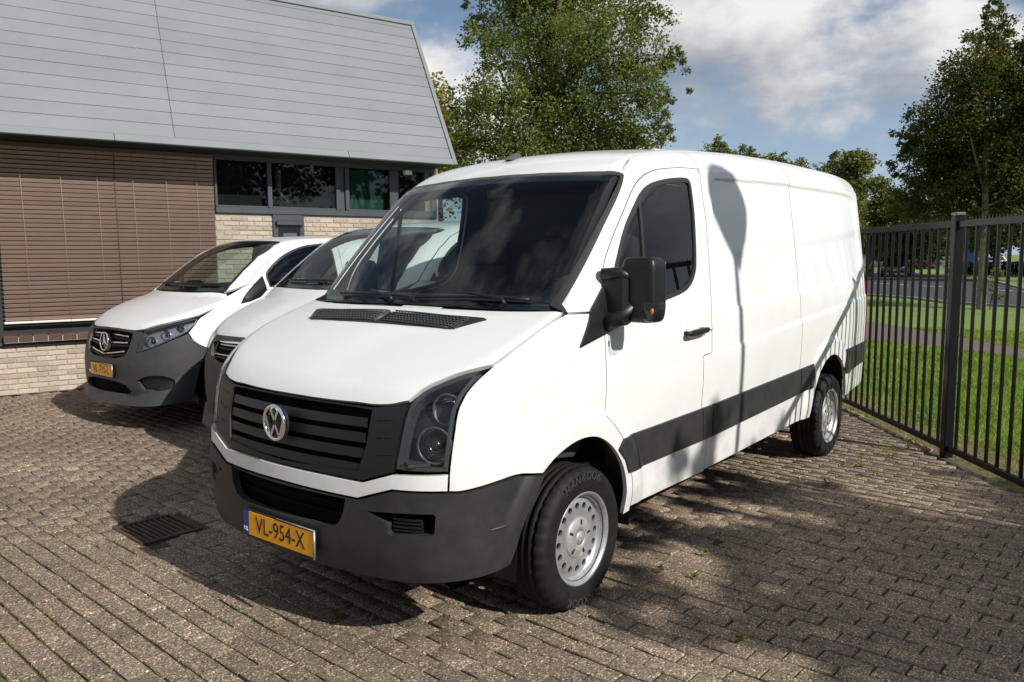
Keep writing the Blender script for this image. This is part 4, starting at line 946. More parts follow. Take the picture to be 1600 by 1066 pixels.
    def stroke(a, c, w):
        a = np.array(a); c = np.array(c); d = c-a; nn = np.array([-d[1], d[0]]); nn = nn/np.linalg.norm(nn)*w/2
        em.prism([tuple(a+nn), tuple(a-nn), tuple(c-nn), tuple(c+nn)], 0, .012, frame=([[0, 1, 0], [0, 0, 1], [1, 0, 0]], (.978, 0, .940)))
    for s in (-1, 1):
        stroke((s*.030, .066), (s*.003, .012), .013); stroke((s*.066, .026), (s*.034, -.063), .013); stroke((s*.033, -.063), (s*.002, -.010), .013)
    em.build('emblem_letters', CHROME, eo)
    # ---- headlights
    hl3 = [(.544, .901, 1.223), (.601, .849, 1.210), (.657, .792, 1.189), (.712, .743, 1.161), (.758, .704, 1.133), (.789, .684, 1.106), (.813, .675, 1.079)]
    hl4 = [(.813, .675, 1.079), (.843, .674, 1.018), (.867, .664, .913), (.883, .655, .825), (.885, .658, .812)]
    hl5 = [(.885, .658, .812), (.870, .70, .807), (.771, .854, .806)]
    hl6 = [(.771, .854, .806), (.759, .855, .881), (.745, .857, .957), (.726, .860, 1.047), (.702, .866, 1.093), (.674, .872, 1.129), (.622, .885, 1.173), (.544, .901, 1.223)]
    hp = spl(cy(hl3))[:-1]+spl(cy(hl4))[:-1]+cy(hl5)[:-1]+spl(cy(hl6))[:-1]
    LAMPCOLLAR = mat('lamp_collar_grey', (.085, .088, .092), .35, metal=.3)
    for s in (1, -1):
        q = [(s*u, w) for u, w in hp]; qi = inset(resample(q, .014), .020)
        h = panel('headlight', b, q, map_cyl, [LAMPIN, LAMPIN], v, off=-.085, thick=.01, res=.03, gap=.004)
        panel('lamp_bezel', b, q, map_cyl, [LAMPRING, LAMPIN], h, holes=[qi], off=-.010, thick=.060, res=.02, gap=.005)
        panel('lamp_lens', b, q, map_cyl, [LENS, LENS], h, off=.001, thick=.003, res=.03, gap=.003, inner=False)
        dr = np.array([.93, s*.36, .05]); dr = dr/np.linalg.norm(dr)
        for c, r, nm in (((.752, s*.768, .905), .074, 'main_reflector'), ((.690, s*.785, 1.045), .064, 'upper_reflector')):
            bm_ = MB(); bowl_mesh(bm_, np.array(c)+dr*.02, dr, r, .05); bm_.build(nm, REFL, h)
            rg = MB(); ring_mesh(rg, np.array(c)+dr*.022, dr, r, .0055); rg.build('lamp_ring', LAMPCOLLAR, h)
        pl = MB(); superbox(pl, np.array((.752, s*.768, .905))+dr*.002, (.030, .030, .030), 1.0, 12); pl.build('projector_lens', GLOSSBLACK, h)
        sh = MB(); sh.lathe([(.080, -.03), (.092, .0), (.092, .012)], 28, axis='x'); o = sh.build('lamp_collar', LAMPCOLLAR, h); o.location = np.array((.700, s*.735, .872)); o.rotation_euler = (0, 0, s*.37)
        MB().box((.80, s*.70, .832), (.09, .12, .01), rot=rotz(-s*.6)).build('lamp_shelf', LAMPRING, h)
    # ---- wheels and the dark space around them
    for x, zc, rr, st_ in ((0, .345, .348, 0), (-3.665, .345, .348, 0)):
        for s in (1, -1):
            add_wheel(v, 'big', (x, s*.872, .343), s, Rt=.342, spin=0.0 if x == 0 else 1.1, word='HANKOOK')
    for x, zc, rr in ((.01, .36, .475), (-3.62, .42, .435)):
        for s in (1, -1):
            hm = MB(); n = 22
            V = []
            for i in range(n+1):
                a = R(-10)+R(200)*i/n; V += [(x+rr*math.cos(a), s*.50, zc+rr*math.sin(a)), (x+rr*math.cos(a), s*.962, zc+rr*math.sin(a))]
            hm.add(V, [(2*i, 2*i+1, 2*i+3, 2*i+2) for i in range(n)], True)
            V = [(x, s*.52, zc)]+[(x+rr*math.cos(R(-10)+R(200)*i/n), s*.52, zc+rr*math.sin(R(-10)+R(200)*i/n)) for i in range(n+1)]
            hm.add(V, [(0, i+1, i+2) for i in range(n)]); hm.build('wheel_housing', BLACK, v, recalc=False)
    MB().box((-2.05, 0, .42), (5.3, 1.36, .16)).box((-2.0, .0, .30), (4.4, .5, .12)).build('underbody', BLACK, v)
    for s in (1, -1): MB().box((-1.2, s*.88, .40), (1.5, .06, .05)).build('sill_beam', BLACK, v)
    # ---- rear
    rp = sym([(0, 2.30), (.5, 2.285), (.70, 2.25), (.79, 2.12), (.83, 1.5), (.83, .60), (.80, .52), (0, .52)])
    panel('rear_doors', b, rp, map_rear, PM, v, res=.07)
    mr = lambda U: (np.c_[np.full(len(U), -4.4), np.zeros(len(U)), U[:, 1]], np.c_[-np.cos(U[:, 0]), np.sin(U[:, 0]), np.zeros(len(U))])
    panel('tail_light', b, [(R(59), .86), (R(67.5), .865), (R(68), 1.15), (R(67), 1.43), (R(60), 1.44)], mr, [REDLENS, REDLENS], v, off=.010, thick=.03, res=.03, gap=.001, both=True)
    panel('rear_bumper', b, [(R(-64), .72), (R(64), .72), (R(63), .47), (R(-63), .47)], mr, [TRIM, TRIM], v, off=.03, thick=.04, res=.06)
    MB().box((-4.845, .84, 1.62), (.05, .03, .09), bev=.006).box((-4.845, -.84, 1.62), (.05, .03, .09), bev=.006).build('door_hinge', PAINT, v)
    # ---- aerial
    q = b.out(np.array([[-.765, -.045, .9]]), np.array([[0., 0., 1.]]))[0]
    an = MB(); an.add([q+np.array(a) for a in ((.075, 0, -.004), (.02, .030, -.004), (-.07, .026, 0), (-.085, 0, .002), (-.07, -.026, 0), (.02, -.030, -.004), (-.02, .010, .040), (-.055, .012, .045), (-.06, -.012, .045), (-.02, -.010, .040))],
                      [(0, 1, 6), (1, 2, 7, 6), (2, 3, 7), (3, 8, 7), (3, 4, 8), (4, 5, 9, 8), (5, 0, 9), (0, 6, 9), (6, 7, 8, 9), (5, 4, 3, 2, 1, 0)]); ao = an.build('aerial', mat('aerial_grey', (.06, .06, .065), .5), v)
    MB().tube([q+np.array([-.04, 0, .04]), q+np.array([-.20, .004, .30]), q+np.array([-.30, .006, .46])], [.004, .003, .0015], 6).build('aerial_rod', BLACK, ao)
    # ---- cab inside
    IG = MATS['interior_grey']
    db = MB().prism([(.16, 1.36), (.02, 1.395), (-.20, 1.35), (-.40, 1.28), (-.46, 1.18), (-.42, .95), (-.10, .70), (.25, .75)], -.86, .86, frame=([[1, 0, 0], [0, 0, 1], [0, 1, 0]], (0, 0, 0))).build('dashboard', mat('dash_plastic', (.020, .021, .024), .7), v)
    MB().box((-.40, -.02, 1.22), (.03, .32, .10), bev=.01).build('radio_panel', BLACK, db)
    MB().box((-.10, -.18, 1.385), (.16, .30, .004), rot=roty(.24)).build('paper_sheet', PAPER, db)
    sw = MB(); ring_mesh(sw, (-.62, .40, 1.22), (-.62, 0, .78), .20, .016, 40, 8); sw.tube([(-.62, .22, 1.22), (-.60, .40, 1.19), (-.62, .58, 1.22)], .018, 8); sw.tube([(-.60, .40, 1.19), (-.40, .40, 1.02)], .035, 10); sw.build('steering_wheel', BLACK, v)
    for y0, wd in ((.44, .50), (-.08, .46), (-.56, .46)):
        s = MB(); superbox(s, (-.85, y0, .90), (.27, wd/2, .10), .4, 12); superbox(s, (-1.10, y0, 1.25), (.09, wd/2, .36), .4, 12, rot=roty(-.18)); superbox(s, (-1.20, y0, 1.70), (.05, .13, .10), .5, 10); s.build('seat', SEATCLOTH, v)
    bh = MB().box((-1.40, 0, 1.35), (.03, 1.66, 1.46)).build('bulkhead', mat('bulkhead_grey', (.030, .031, .035), .7), v)
    MB().box((-.55, 0, .62), (1.8, 1.7, .04)).build('cab_floor', BLACK, v)
    MB().box((-1.08, 0, 2.135), (.62, 1.24, .02)).build('headlining', mat('headlining', (.05, .05, .055), .9), v)
    MB().box((-.60, 0, 2.035), (.02, .20, .06), bev=.006).build('inner_mirror', BLACK, v)
    return v
VAN = big_van()

# ------------------------------------------------------------------ the two smaller vans
VITO = Body(Wz=pch([.1, .25, .45, .7, .95, 1.15, 1.35, 1.6, 1.8, 2.0], [.86, .90, .935, .955, .964, .958, .925, .85, .785, .70]),
            lean=pch([.15, .3, .45, .6, .75, .97, 1.2], [.12, .03, .0, 0, .02, .085, .2]), nx=.915, nc=.055, ntap=.03, kc=.42, hc=.05, kh=.10,
            Hh=pch([-.5, 0, .3, .6, .75, .83, .9], [1.44, 1.325, 1.235, 1.115, 1.04, .99, .92]),
            wx0=.12, wz0=1.32, wh=.55, wsl=1.42, wc=.19, wb=.12, Rz=pch([-4.4, -3.8, -2.5, -1.5, -1.1, -.8, -.4], [1.86, 1.90, 1.92, 1.92, 1.905, 1.875, 1.80]), rc=.05, kr=.12, ks=.16, rear=-4.25)
TRAF = Body(Wz=pch([.1, .25, .45, .7, .95, 1.15, 1.4, 1.6, 1.8, 2.1], [.88, .92, .95, .97, .978, .972, .935, .885, .83, .73]),
            lean=pch([.15, .3, .45, .6, .8, 1.02, 1.3], [.10, .03, .0, 0, .015, .06, .15]), nx=.93, nc=.05, ntap=.03, kc=.40, hc=.05, kh=.12,
            Hh=pch([-.5, 0, .2, .45, .65, .8, .9], [1.56, 1.40, 1.335, 1.235, 1.14, 1.06, .98]),
            wx0=.17, wz0=1.40, wh=.55, wsl=1.36, wc=.16, wb=.12, Rz=pch([-4.4, -3.8, -2.5, -1.5, -1.1, -.8, -.4], [1.95, 2.0, 2.03, 2.02, 2.0, 1.97, 1.90]), rc=.05, kr=.12, ks=.16, rear=-4.05)
LAMPBRIGHT = mat('lamp_chrome_housing', (.20, .21, .22), .3, metal=.3)
def small_van(name, label, b, loc, rz, q):
    v = thing(name, label, 'van', loc, rz); cy = lambda L: [tuple(a) for a in to_cyl(L)]
    mpw = map_front(-1.3)
    # bonnet, roof, windscreen
    panel('bonnet', b, symy(spl(q['front'])[:-1]+spl(q['lampup'])[:-1]+spl(q['hoodside'])+spl(q['cowl'])), map_top, WM, v, res=.04, bres=.025)
    wsp = sym(q['ws']); wsi = inset(resample(wsp, .03), .045)
    ws = panel('windscreen', b, wsp, mpw, [WSGLASS, WSGLASS], v, off=.002, thick=.004, res=.07, gap=.004, inner=False)
    panel('windscreen_seal', b, wsp, mpw, [GLOSSBLACK, GLOSSBLACK], ws, holes=[wsi], off=-.006, thick=.010, res=.05, gap=0)
    panel('roof', b, symy(q['roof']), map_top, PM, v, res=.07, bres=.04)
    for y0, y1 in ((-.55, .0), (.02, .60)):
        ys = np.linspace(y0, y1, 7); zz = q['ws'][-1][1]+.05; w = b.out(np.c_[np.full(7, -1.3), ys, np.full(7, zz)], np.tile([1., 0., 0.], (7, 1))); MB().tube(w+np.array([.01, 0, .02]), .011, 6).build('wiper', BLACK, v)
    # nose
    pts = q['bumper']; bumper = panel('front_bumper', b, sym(cy(pts)), map_cyl, [TRIM2, BLACK], v, holes=[sym(cy(q['grille'])), sym(cy(q['intake']))]+[[(s*u, w) for u, w in spl(cy(q['fog']), 3)] for s in (1, -1)], off=.004, thick=.03, res=.035, gap=.003, bres=.022)
    g = panel('grille', b, sym(cy(q['grille'])), map_cyl, [DEEP, DEEP], v, off=-.035, thick=.01, res=.05, gap=0)
    panel('intake_back', b, sym(cy(q['intake'])), map_cyl, [DEEP, DEEP], bumper, off=-.05, thick=.01, res=.05, gap=-.01)
    for z, yl in q['bars']:
        for s in (1, -1):
            P = b.out(*map_cyl(np.array([(s*u, w) for u, w in cy([(.9, yy, z+dz) for yy, dz in zip(np.linspace(yl[0], yl[1], 6), np.linspace(0, yl[2], 6))])]))); MB().tube(P-b.grad(P)*.012, .0085, 6).build('grille_bar', CHROME, g)
            P2 = P-np.array([0, 0, .03]); MB().tube(P2-b.grad(P2)*.022, .013, 6).build('grille_slat', BLACK, g)
    for s in (1, -1):
        panel('fog_recess', b, [(s*u, w) for u, w in spl(cy(q['fog']), 3)], map_cyl, [BLACK, BLACK], bumper, off=-.035, thick=.01, res=.05, gap=-.01)
        c = np.array(q['foglamp'])*np.array([1, s, 1]); fm = MB(); ring_mesh(fm, c, (.8, s*.6, 0), .045, .010, 24, 6); bowl_mesh(fm, c, (.8, s*.6, 0), .045, .03, 20, 4); fm.build('fog_lamp', GLOSSBLACK, bumper)
        hp = [(s*u, w) for u, w in cy(q['lamp'])]; hp = list(map(tuple, resample(hp, .05)))
        h = panel('headlight', b, hp, map_cyl, [LAMPBRIGHT, LAMPBRIGHT], v, off=-.06, thick=.01, res=.04, gap=.003)
        panel('lamp_bezel', b, hp, map_cyl, [LAMPRING, LAMPRING], h, holes=[inset(resample(hp, .02), .014)], off=-.006, thick=.04, res=.025, gap=.003)
        panel('lamp_lens', b, hp, map_cyl, [LENS, LENS], h, off=.001, thick=.003, res=.04, gap=.002, inner=False)
        for c, r in q['refl']:
            c = np.array(c)*np.array([1, s, 1]); rm = MB(); bowl_mesh(rm, c, (.85, s*.5, .05), r, .05); rm.build('reflector', REFL, h)
            pm = MB(); superbox(pm, c-np.array([.02, 0, 0]), (r*.45,)*3, 1.0, 10); pm.build('projector_lens', GLOSSBLACK, h)
    if q.get('emblem') == 'star':
        P = b.out(*map_cyl(np.array(cy([(.9, 0, .845)]))))[0]; e = MB(); ring_mesh(e, P+np.array([.012, 0, 0]), (1, 0, .1), .088, .008, 40, 8); eo = e.build('emblem', CHROME, v)
        st = MB()
        for a in (90, 210, 330):
            d = np.array([0, math.cos(R(a)), math.sin(R(a))]); t = np.array([0, -d[2], d[1]]); c = P+np.array([.012, 0, 0])
            st.add([c+d*.084, c+t*.016, c-t*.016, c+np.array([.010, 0, 0]), c-np.array([.006, 0, 0])], [(0, 1, 3), (0, 3, 2), (0, 4, 1), (0, 2, 4), (1, 4, 3), (2, 3, 4)])
        st.build('emblem_star', CHROME, eo); MB().lathe([(.0005, P[0]-.01), (.095, P[0]-.012)], 32, c=(0, 0, .845), axis='x').build('emblem_disc', GLOSSBLACK, eo)
    else:
        P = b.out(*map_cyl(np.array(cy([(.9, 0, .93)]))))[0]; dm = [(0, .10), (.062, 0), (0, -.10), (-.062, 0)]; di = [(0, .055), (.032, 0), (0, -.055), (-.032, 0)]; e = MB()
        for i in range(4):
            j = (i+1) % 4; e.add([P+np.array([.015+h, a[0], a[1]]) for h in (0, .014) for a in (dm[i], dm[j], di[j], di[i])], [(0, 1, 2, 3), (7, 6, 5, 4), (0, 4, 5, 1), (1, 5, 6, 2), (2, 6, 7, 3), (3, 7, 4, 0)])
        e.build('emblem', CHROME, v)
    if q.get('plate'): 
        P = b.out(*map_cyl(np.array(cy([(.9, 0, q['platez'])]))))[0]; plate(v, (P[0]+.016, 0, q['platez']), q['plate'], hgt=.115, tilt=-.03)
    # sides: fender, door, load area
    arc = lambda xc, zc, r, a0, a1, n=16: [(xc+r*math.cos(a), zc+r*math.sin(a)) for a in np.linspace(R(a0), R(a1), n)]
    ds = q['doorx']; wb = q['wb']; zr = q['rail']
    fp = q['fender']+arc(0, .34, .415, 60, 180, 12)+[(-.415, .30), (ds[0], .30), (ds[0], q['apex'][1]-.0), q['apex']]
    panel('fender', b, fp, map_side, PM, v, res=.035, both=True, bres=.022)
    sx = np.array(q['roof'])[1:-1]; k = sx[:, 1] > .5; P = b.out(np.c_[sx[k], np.full(k.sum(), .8)], np.tile([0., 0., 1.], (k.sum(), 1))); seam = [(a[0], a[2]) for a in P]
    dtop = q['doortop']
    door = panel('front_door', b, [(ds[0], .30), (ds[1], .30), (ds[1], dtop[-1][1])]+dtop[::-1][1:]+[q['apex'], (ds[0], q['apex'][1])], map_side, PM, v, holes=[spl(q['win'], 3), q['quarter']], res=.04, both=True, bres=.025)
    for i, d in enumerate(door):
        mr = i == 1; s = -1 if mr else 1
        for nm in ('win', 'quarter'):
            W = spl(q[nm], 3) if nm == 'win' else q[nm]
            panel('window_pane', b, W, map_side, [SIDEGLASS, SIDEGLASS], d, off=-.006, thick=.003, gap=-.006, res=.07, inner=False, mirror=mr)
            panel('window_seal', b, W, map_side, [SEAL, SEAL], d, holes=[inset(resample(W, .03), .02)], off=-.003, thick=.01, gap=-.004, res=.05, mirror=mr)
        hd = MB(); superbox(hd, (ds[1]+.16, s*(b.Wz(1.05)+.025), 1.05), (.10, .012, .018), .5, 10); hd.build('door_handle', BLACK, d)
        mx, mz = q['mirror']; m = MB(); superbox(m, (mx, s*1.06, mz), (.07, .10, .10), .4, 14); mo = m.build('wing_mirror', q['mirmat'], v)
        MB().tube([(mx+.02, s*.90, mz-.09), (mx, s*1.02, mz-.06)], [.035, .03], 8).build('mirror_arm', BLACK, mo); MB().box((mx-.068, s*1.06, mz), (.01, .16, .15), bev=.004).build('mirror_glass', mat('mirror_silver', (.8, .8, .8), .03, metal=1), mo)
    E_ = np.array(q['ws'][4:9])[::-1]; E_ = b.out(*mpw(E_)); ap = [q['apex'], (E_[0, 0]+.02, E_[0, 2]-.01)]+[(a[0]+.004, a[2]+.002) for a in E_]+[q['ap'][-1]]
    panel('cab_frame', b, ap+seam[:q['ncab']]+[(ds[1], seam[q['ncab']-1][1])]+dtop[::-1], map_side, PM, v, res=.04, both=True, bres=.025)
    sp = [(ds[1], .30), (ds[1], dtop[-1][1]), (ds[1], seam[q['ncab']-1][1])]+seam[q['ncab']:]+[(b.rear+.08, zr), (b.rear+.05, .95), (b.rear+.09, .40), (-wb-.415, .36)]+arc(-wb, .34, .415, 180, 0, 14)+[(-wb+.415, .30)]
    panel('side_panel', b, sp, map_side, PM, v, res=.06, both=True, bres=.035)
    panel('rear_doors', b, sym([(0, zr), (.62, zr-.02), (.76, 1.4), (.82, 1.0), (.82, .40), (0, .40)]), map_rear, PM, v, res=.1)
    panel('sill_strip', b, [(ds[0], .42), (-wb+.43, .42), (-wb+.43, .31), (ds[0], .31)], map_side, [TRIM, TRIM], v, off=.010, thick=.015, res=.08, both=True)
    for x in (0, -wb):
        for s in (1, -1):
            add_wheel(v, 'small', (x, s*.825, .33), s, spin=.7, Rt=.332, rr=.205, wd=.215, holes=14)
            hm = MB(); n = 18; V = []
            for i in range(n+1):
                a = R(-10)+R(200)*i/n; V += [(x+.425*math.cos(a), s*.48, .34+.425*math.sin(a)), (x+.425*math.cos(a), s*.935, .34+.425*math.sin(a))]
            hm.add(V, [(2*i, 2*i+1, 2*i+3, 2*i+2) for i in range(n)], True)
            V = [(x, s*.5, .34)]+[(x+.425*math.cos(R(-10)+R(200)*i/n), s*.5, .34+.425*math.sin(R(-10)+R(200)*i/n)) for i in range(n+1)]; hm.add(V, [(0, i+1, i+2) for i in range(n)]); hm.build('wheel_housing', BLACK, v, recalc=False)
    MB().box((-wb/2-.1, 0, .36), (wb+1.4, 1.30, .16)).build('underbody', BLACK, v)
    zb = q['ws'][-1][1]
    MB().prism([(.06, zb-.07), (-.10, zb-.02), (-.42, zb-.06), (-.62, zb-.16), (-.60, zb-.45), (0, zb-.60)], -.78, .78, frame=([[1, 0, 0], [0, 0, 1], [0, 1, 0]], (0, 0, 0))).build('dashboard', mat('dash_plastic', (.02, .021, .024), .7), v)
    st = MB(); ring_mesh(st, (-.72, .38, zb-.10), (-.70, 0, .70), .19, .016, 36, 8); st.tube([(-.72, .20, zb-.10), (-.70, .38, zb-.13), (-.72, .56, zb-.10)], .018, 8); st.build('steering_wheel', BLACK, v)
    for y0 in (.42, -.08, -.50):
        s = MB(); superbox(s, (-1.0, y0, .80), (.26, .22, .10), .4, 10); superbox(s, (-1.26, y0, 1.15), (.09, .22, .34), .4, 10, rot=roty(-.2)); superbox(s, (-1.36, y0, 1.56), (.05, .12, .09), .5, 10); s.build('seat', SEATCLOTH, v)
    if q.get('bulkhead', True): MB().box((-1.62, 0, 1.1), (.03, 1.56, 1.40)).build('bulkhead', mat('bulkhead_grey', (.03, .031, .035), .7), v)
    MB().box((-.6, 0, .50), (2.0, 1.6, .04)).build('cab_floor', BLACK, v)
    if 'tri' in q: panel('quarter_window', b, q['tri'], map_side, [GLOSSBLACK, GLOSSBLACK], v, off=.004, thick=.012, res=.04, gap=0, both=True)
    return v
vq = dict(front=[(.805, 0), (.797, .25), (.778, .44), (.742, .57)], lampup=[(.742, .57), (.683, .655), (.60, .755), (.513, .83), (.43, .882), (.360, .912)], hoodside=[(.360, .912), (.25, .924), (.14, .925), (.05, .90), (-.01, .80)], cowl=[(-.012, .79), (.03, .62), (.09, .40), (.12, .2), (.13, 0)],
          ws=[(0, 1.862), (.3, 1.858), (.54, 1.850), (.60, 1.838), (.628, 1.80), (.665, 1.68), (.705, 1.53), (.745, 1.38), (.765, 1.33), (.6, 1.325), (.3, 1.325), (0, 1.328)],
          roof=[(-.755, 0), (-.765, .30), (-.80, .52), (-.835, .615), (-.95, .63), (-1.3, .64), (-1.6, .645), (-2.2, .645), (-3.2, .645), (-3.9, .635), (-4.12, .60), (-4.18, .3), (-4.19, 0)], ncab=4,
          bumper=[(.81, 0, .975), (.795, .25, .972), (.772, .44, .965), (.745, .555, .962), (.793, .575, .892), (.835, .556, .766), (.787, .668, .788), (.707, .773, .835), (.588, .865, .898), (.483, .916, .945), (.443, .94, .876), (.405, .95, .845), (.371, .956, .821), (.30, .96, .80), (.345, .955, .72), (.40, .95, .58), (.44, .94, .42), (.47, .92, .30), (.665, .85, .27), (.83, .607, .25), (.90, 0, .24)],
          grille=[(.80, 0, .962), (.79, .25, .958), (.770, .435, .948), (.80, .465, .90), (.84, .455, .80), (.868, .405, .722), (.895, .25, .695), (.905, 0, .690)],
          intake=[(.905, 0, .475), (.895, .25, .470), (.87, .42, .445), (.85, .50, .39), (.86, .46, .355), (.905, 0, .350)], fog=[(.84, .59, .50), (.79, .69, .545), (.72, .79, .552), (.65, .85, .530), (.61, .875, .49), (.64, .865, .425), (.72, .79, .405), (.81, .65, .41)], foglamp=(.735, .70, .475),
          lamp=[(.357, .916, 1.094), (.43, .885, 1.083), (.513, .832, 1.062), (.60, .757, 1.036), (.683, .658, 1.004), (.742, .572, .972), (.790, .580, .892), (.832, .562, .768), (.787, .670, .792), (.707, .775, .840), (.588, .867, .904), (.479, .918, .958), (.41, .925, 1.03)], refl=[((.725, .665, .870), .050), ((.630, .775, .935), .046), ((.52, .855, 1.0), .035)],
          bars=[(.925, (.11, .43, -.01)), (.845, (.11, .44, .01)), (.725, (.0, .40, .045))], emblem='star', plate='VL-715-L', platez=.57,
          doorx=(-.40, -1.42), wb=3.2, rail=1.80, apex=(-.215, 1.40), fender=[(.357, 1.090), (.42, 1.02), (.479, .952), (.443, .876), (.405, .845), (.371, .821), (.30, .79)],
          doortop=[(-.215, 1.40), (-.36, 1.535), (-.55, 1.665), (-.75, 1.765), (-.95, 1.825), (-1.15, 1.855), (-1.42, 1.868)], win=[(-.43, 1.36), (-.42, 1.50), (-.59, 1.640), (-.75, 1.725), (-.95, 1.790), (-1.15, 1.818), (-1.29, 1.825), (-1.33, 1.78), (-1.33, 1.42), (-1.29, 1.36), (-.90, 1.345)], quarter=[(-.225, 1.33), (-.385, 1.475), (-.39, 1.33), (-.25, 1.29)],
          mirror=(-.66, 1.30), mirmat=BLACK, ap=[(-.215, 1.40), (-.02, 1.335), (-.20, 1.47), (-.40, 1.60), (-.60, 1.725), (-.80, 1.842)], bulkhead=False, tri=[(-.070, 1.205), (-.165, 1.310), (-.27, 1.40), (-.382, 1.482), (-.392, 1.330), (-.31, 1.265), (-.18, 1.222)])
tq = dict(front=[(.855, 0), (.848, .25), (.83, .44), (.79, .60)], lampup=[(.79, .60), (.74, .68), (.67, .765), (.60, .83), (.53, .872), (.46, .90)], hoodside=[(.46, .90), (.35, .915), (.2, .92), (.10, .91), (.04, .86)], cowl=[(.035, .85), (.07, .7), (.13, .45), (.165, .2), (.175, 0)],
          ws=[(0, 1.925), (.3, 1.921), (.58, 1.912), (.64, 1.900), (.665, 1.86), (.70, 1.75), (.745, 1.60), (.79, 1.46), (.815, 1.405), (.6, 1.40), (.3, 1.40), (0, 1.402)],
          roof=[(-.665, 0), (-.675, .30), (-.70, .56), (-.735, .655), (-.85, .67), (-1.2, .68), (-1.6, .685), (-2.2, .685), (-3.1, .685), (-3.7, .675), (-3.92, .64), (-3.98, .3), (-3.99, 0)], ncab=4,
          bumper=[(.86, 0, 1.035), (.84, .25, 1.033), (.825, .44, 1.03), (.785, .595, 1.03), (.80, .60, .95), (.80, .62, .82), (.74, .74, .82), (.64, .84, .86), (.53, .90, .92), (.47, .94, .85), (.40, .955, .80), (.31, .965, .78), (.36, .96, .70), (.41, .955, .56), (.44, .95, .42), (.47, .93, .30), (.68, .86, .27), (.84, .607, .25), (.92, 0, .24)],
          grille=[(.87, 0, 1.0), (.85, .25, .998), (.83, .44, .99), (.81, .55, .97), (.83, .52, .86), (.87, .40, .82), (.915, 0, .80)],
          intake=[(.925, 0, .52), (.90, .30, .515), (.87, .46, .48), (.86, .48, .38), (.92, 0, .36)], fog=[(.84, .62, .50), (.76, .75, .54), (.68, .84, .53), (.65, .87, .48), (.70, .83, .42), (.82, .66, .42)], foglamp=(.735, .72, .48),
          lamp=[(.46, .905, 1.16), (.53, .875, 1.145), (.60, .832, 1.118), (.67, .768, 1.085), (.74, .68, 1.06), (.785, .605, 1.038), (.80, .605, .95), (.80, .625, .83), (.74, .745, .83), (.64, .845, .87), (.53, .905, .93), (.48, .92, 1.05)], refl=[((.72, .70, .92), .055), ((.62, .79, .99), .050)],
          bars=[(.965, (.12, .52, .0)), (.885, (.12, .50, .0))], emblem='diamond', plate=None, platez=.66,
          doorx=(-.38, -1.40), wb=3.098, rail=1.90, apex=(-.155, 1.47), fender=[(.46, 1.155), (.50, 1.05), (.53, .922), (.47, .85), (.40, .80), (.31, .775)],
          doortop=[(-.155, 1.47), (-.30, 1.60), (-.48, 1.735), (-.66, 1.84), (-.85, 1.905), (-1.10, 1.945), (-1.40, 1.96)], win=[(-.40, 1.42), (-.38, 1.56), (-.52, 1.690), (-.68, 1.785), (-.88, 1.855), (-1.10, 1.895), (-1.27, 1.905), (-1.31, 1.86), (-1.31, 1.46), (-1.27, 1.40), (-.90, 1.39)], quarter=[(-.19, 1.41), (-.345, 1.55), (-.36, 1.41), (-.22, 1.37)],
          mirror=(-.34, 1.42), mirmat=BLACK, ap=[(-.155, 1.47), (.03, 1.408), (-.14, 1.54), (-.33, 1.67), (-.52, 1.79), (-.70, 1.905)])
small_van('white_van', 'compact white van with charcoal bumper and star emblem beside the brick wall', VITO, (-1.491, -5.131, 0), -.030, vq)
small_van('white_van', 'white van mostly hidden between the two other parked vans', TRAF, (-1.40, -2.55, 0), 0.0, tq)

# ------------------------------------------------------------------ bar fence
def fence():
    FM = mat('black_fence_paint', (.0065, .0068, .0075), .36, spec=.22, noise=(40, .5), col2=(.010, .010, .010))
    t = thing('metal_fence', 'tall black metal bar fence with toothed top rail beside the large van', 'fence', tuple(fen(0, 0, 0)), math.atan2(FD[1], FD[0]))
    posts = [-2.62, 0.0, 2.62, 5.24]
    for s in posts:
        p = MB().box((s, 0, .98), (.076, .076, 1.98), bev=.006).build('post', FM, t)
        MB().box((s, 0, 1.985), (.082, .082, .03), bev=.008).build('post_cap', mat('cap_grey', (.12, .12, .125), .4), p)
    bar = MB().box((0, 0, .98), (.023, .023, 1.80), bev=.004); bm = bpy.data.meshes.new('bar'); bm.from_pydata(bar.V, [], bar.F); bm.update(); bm.materials.append(FM)
    for a, b in zip(posts[:-1], posts[1:]):
        L = b-a; c = (a+b)/2
        for z, h in ((1.905, .055), (.070, .050)):
            r = MB().box((c, 0, z), (L-.076, .036, h), bev=.004).build('rail', FM, t)
            if z > 1:
                sp = MB(); n = int((L-.1)/.046)
                for i in range(n):
                    x = a+.06+.046*i; sp.add([(x-.006, -.002, 1.931), (x+.006, -.002, 1.931), (x+.006, .002, 1.931), (x-.006, .002, 1.931), (x, 0, 1.966)], [(0, 1, 4), (1, 2, 4), (2, 3, 4), (3, 0, 4)])
                sp.build('spike_teeth', FM, r, kind='stuff')
        n = int(round(L/.148))
        for i in range(1, n):
            o = bpy.data.objects.new('bar', bm); COL.objects.link(o); o.parent = t; o.location = (a+L*i/n, 0, 0)
    return t
fence()

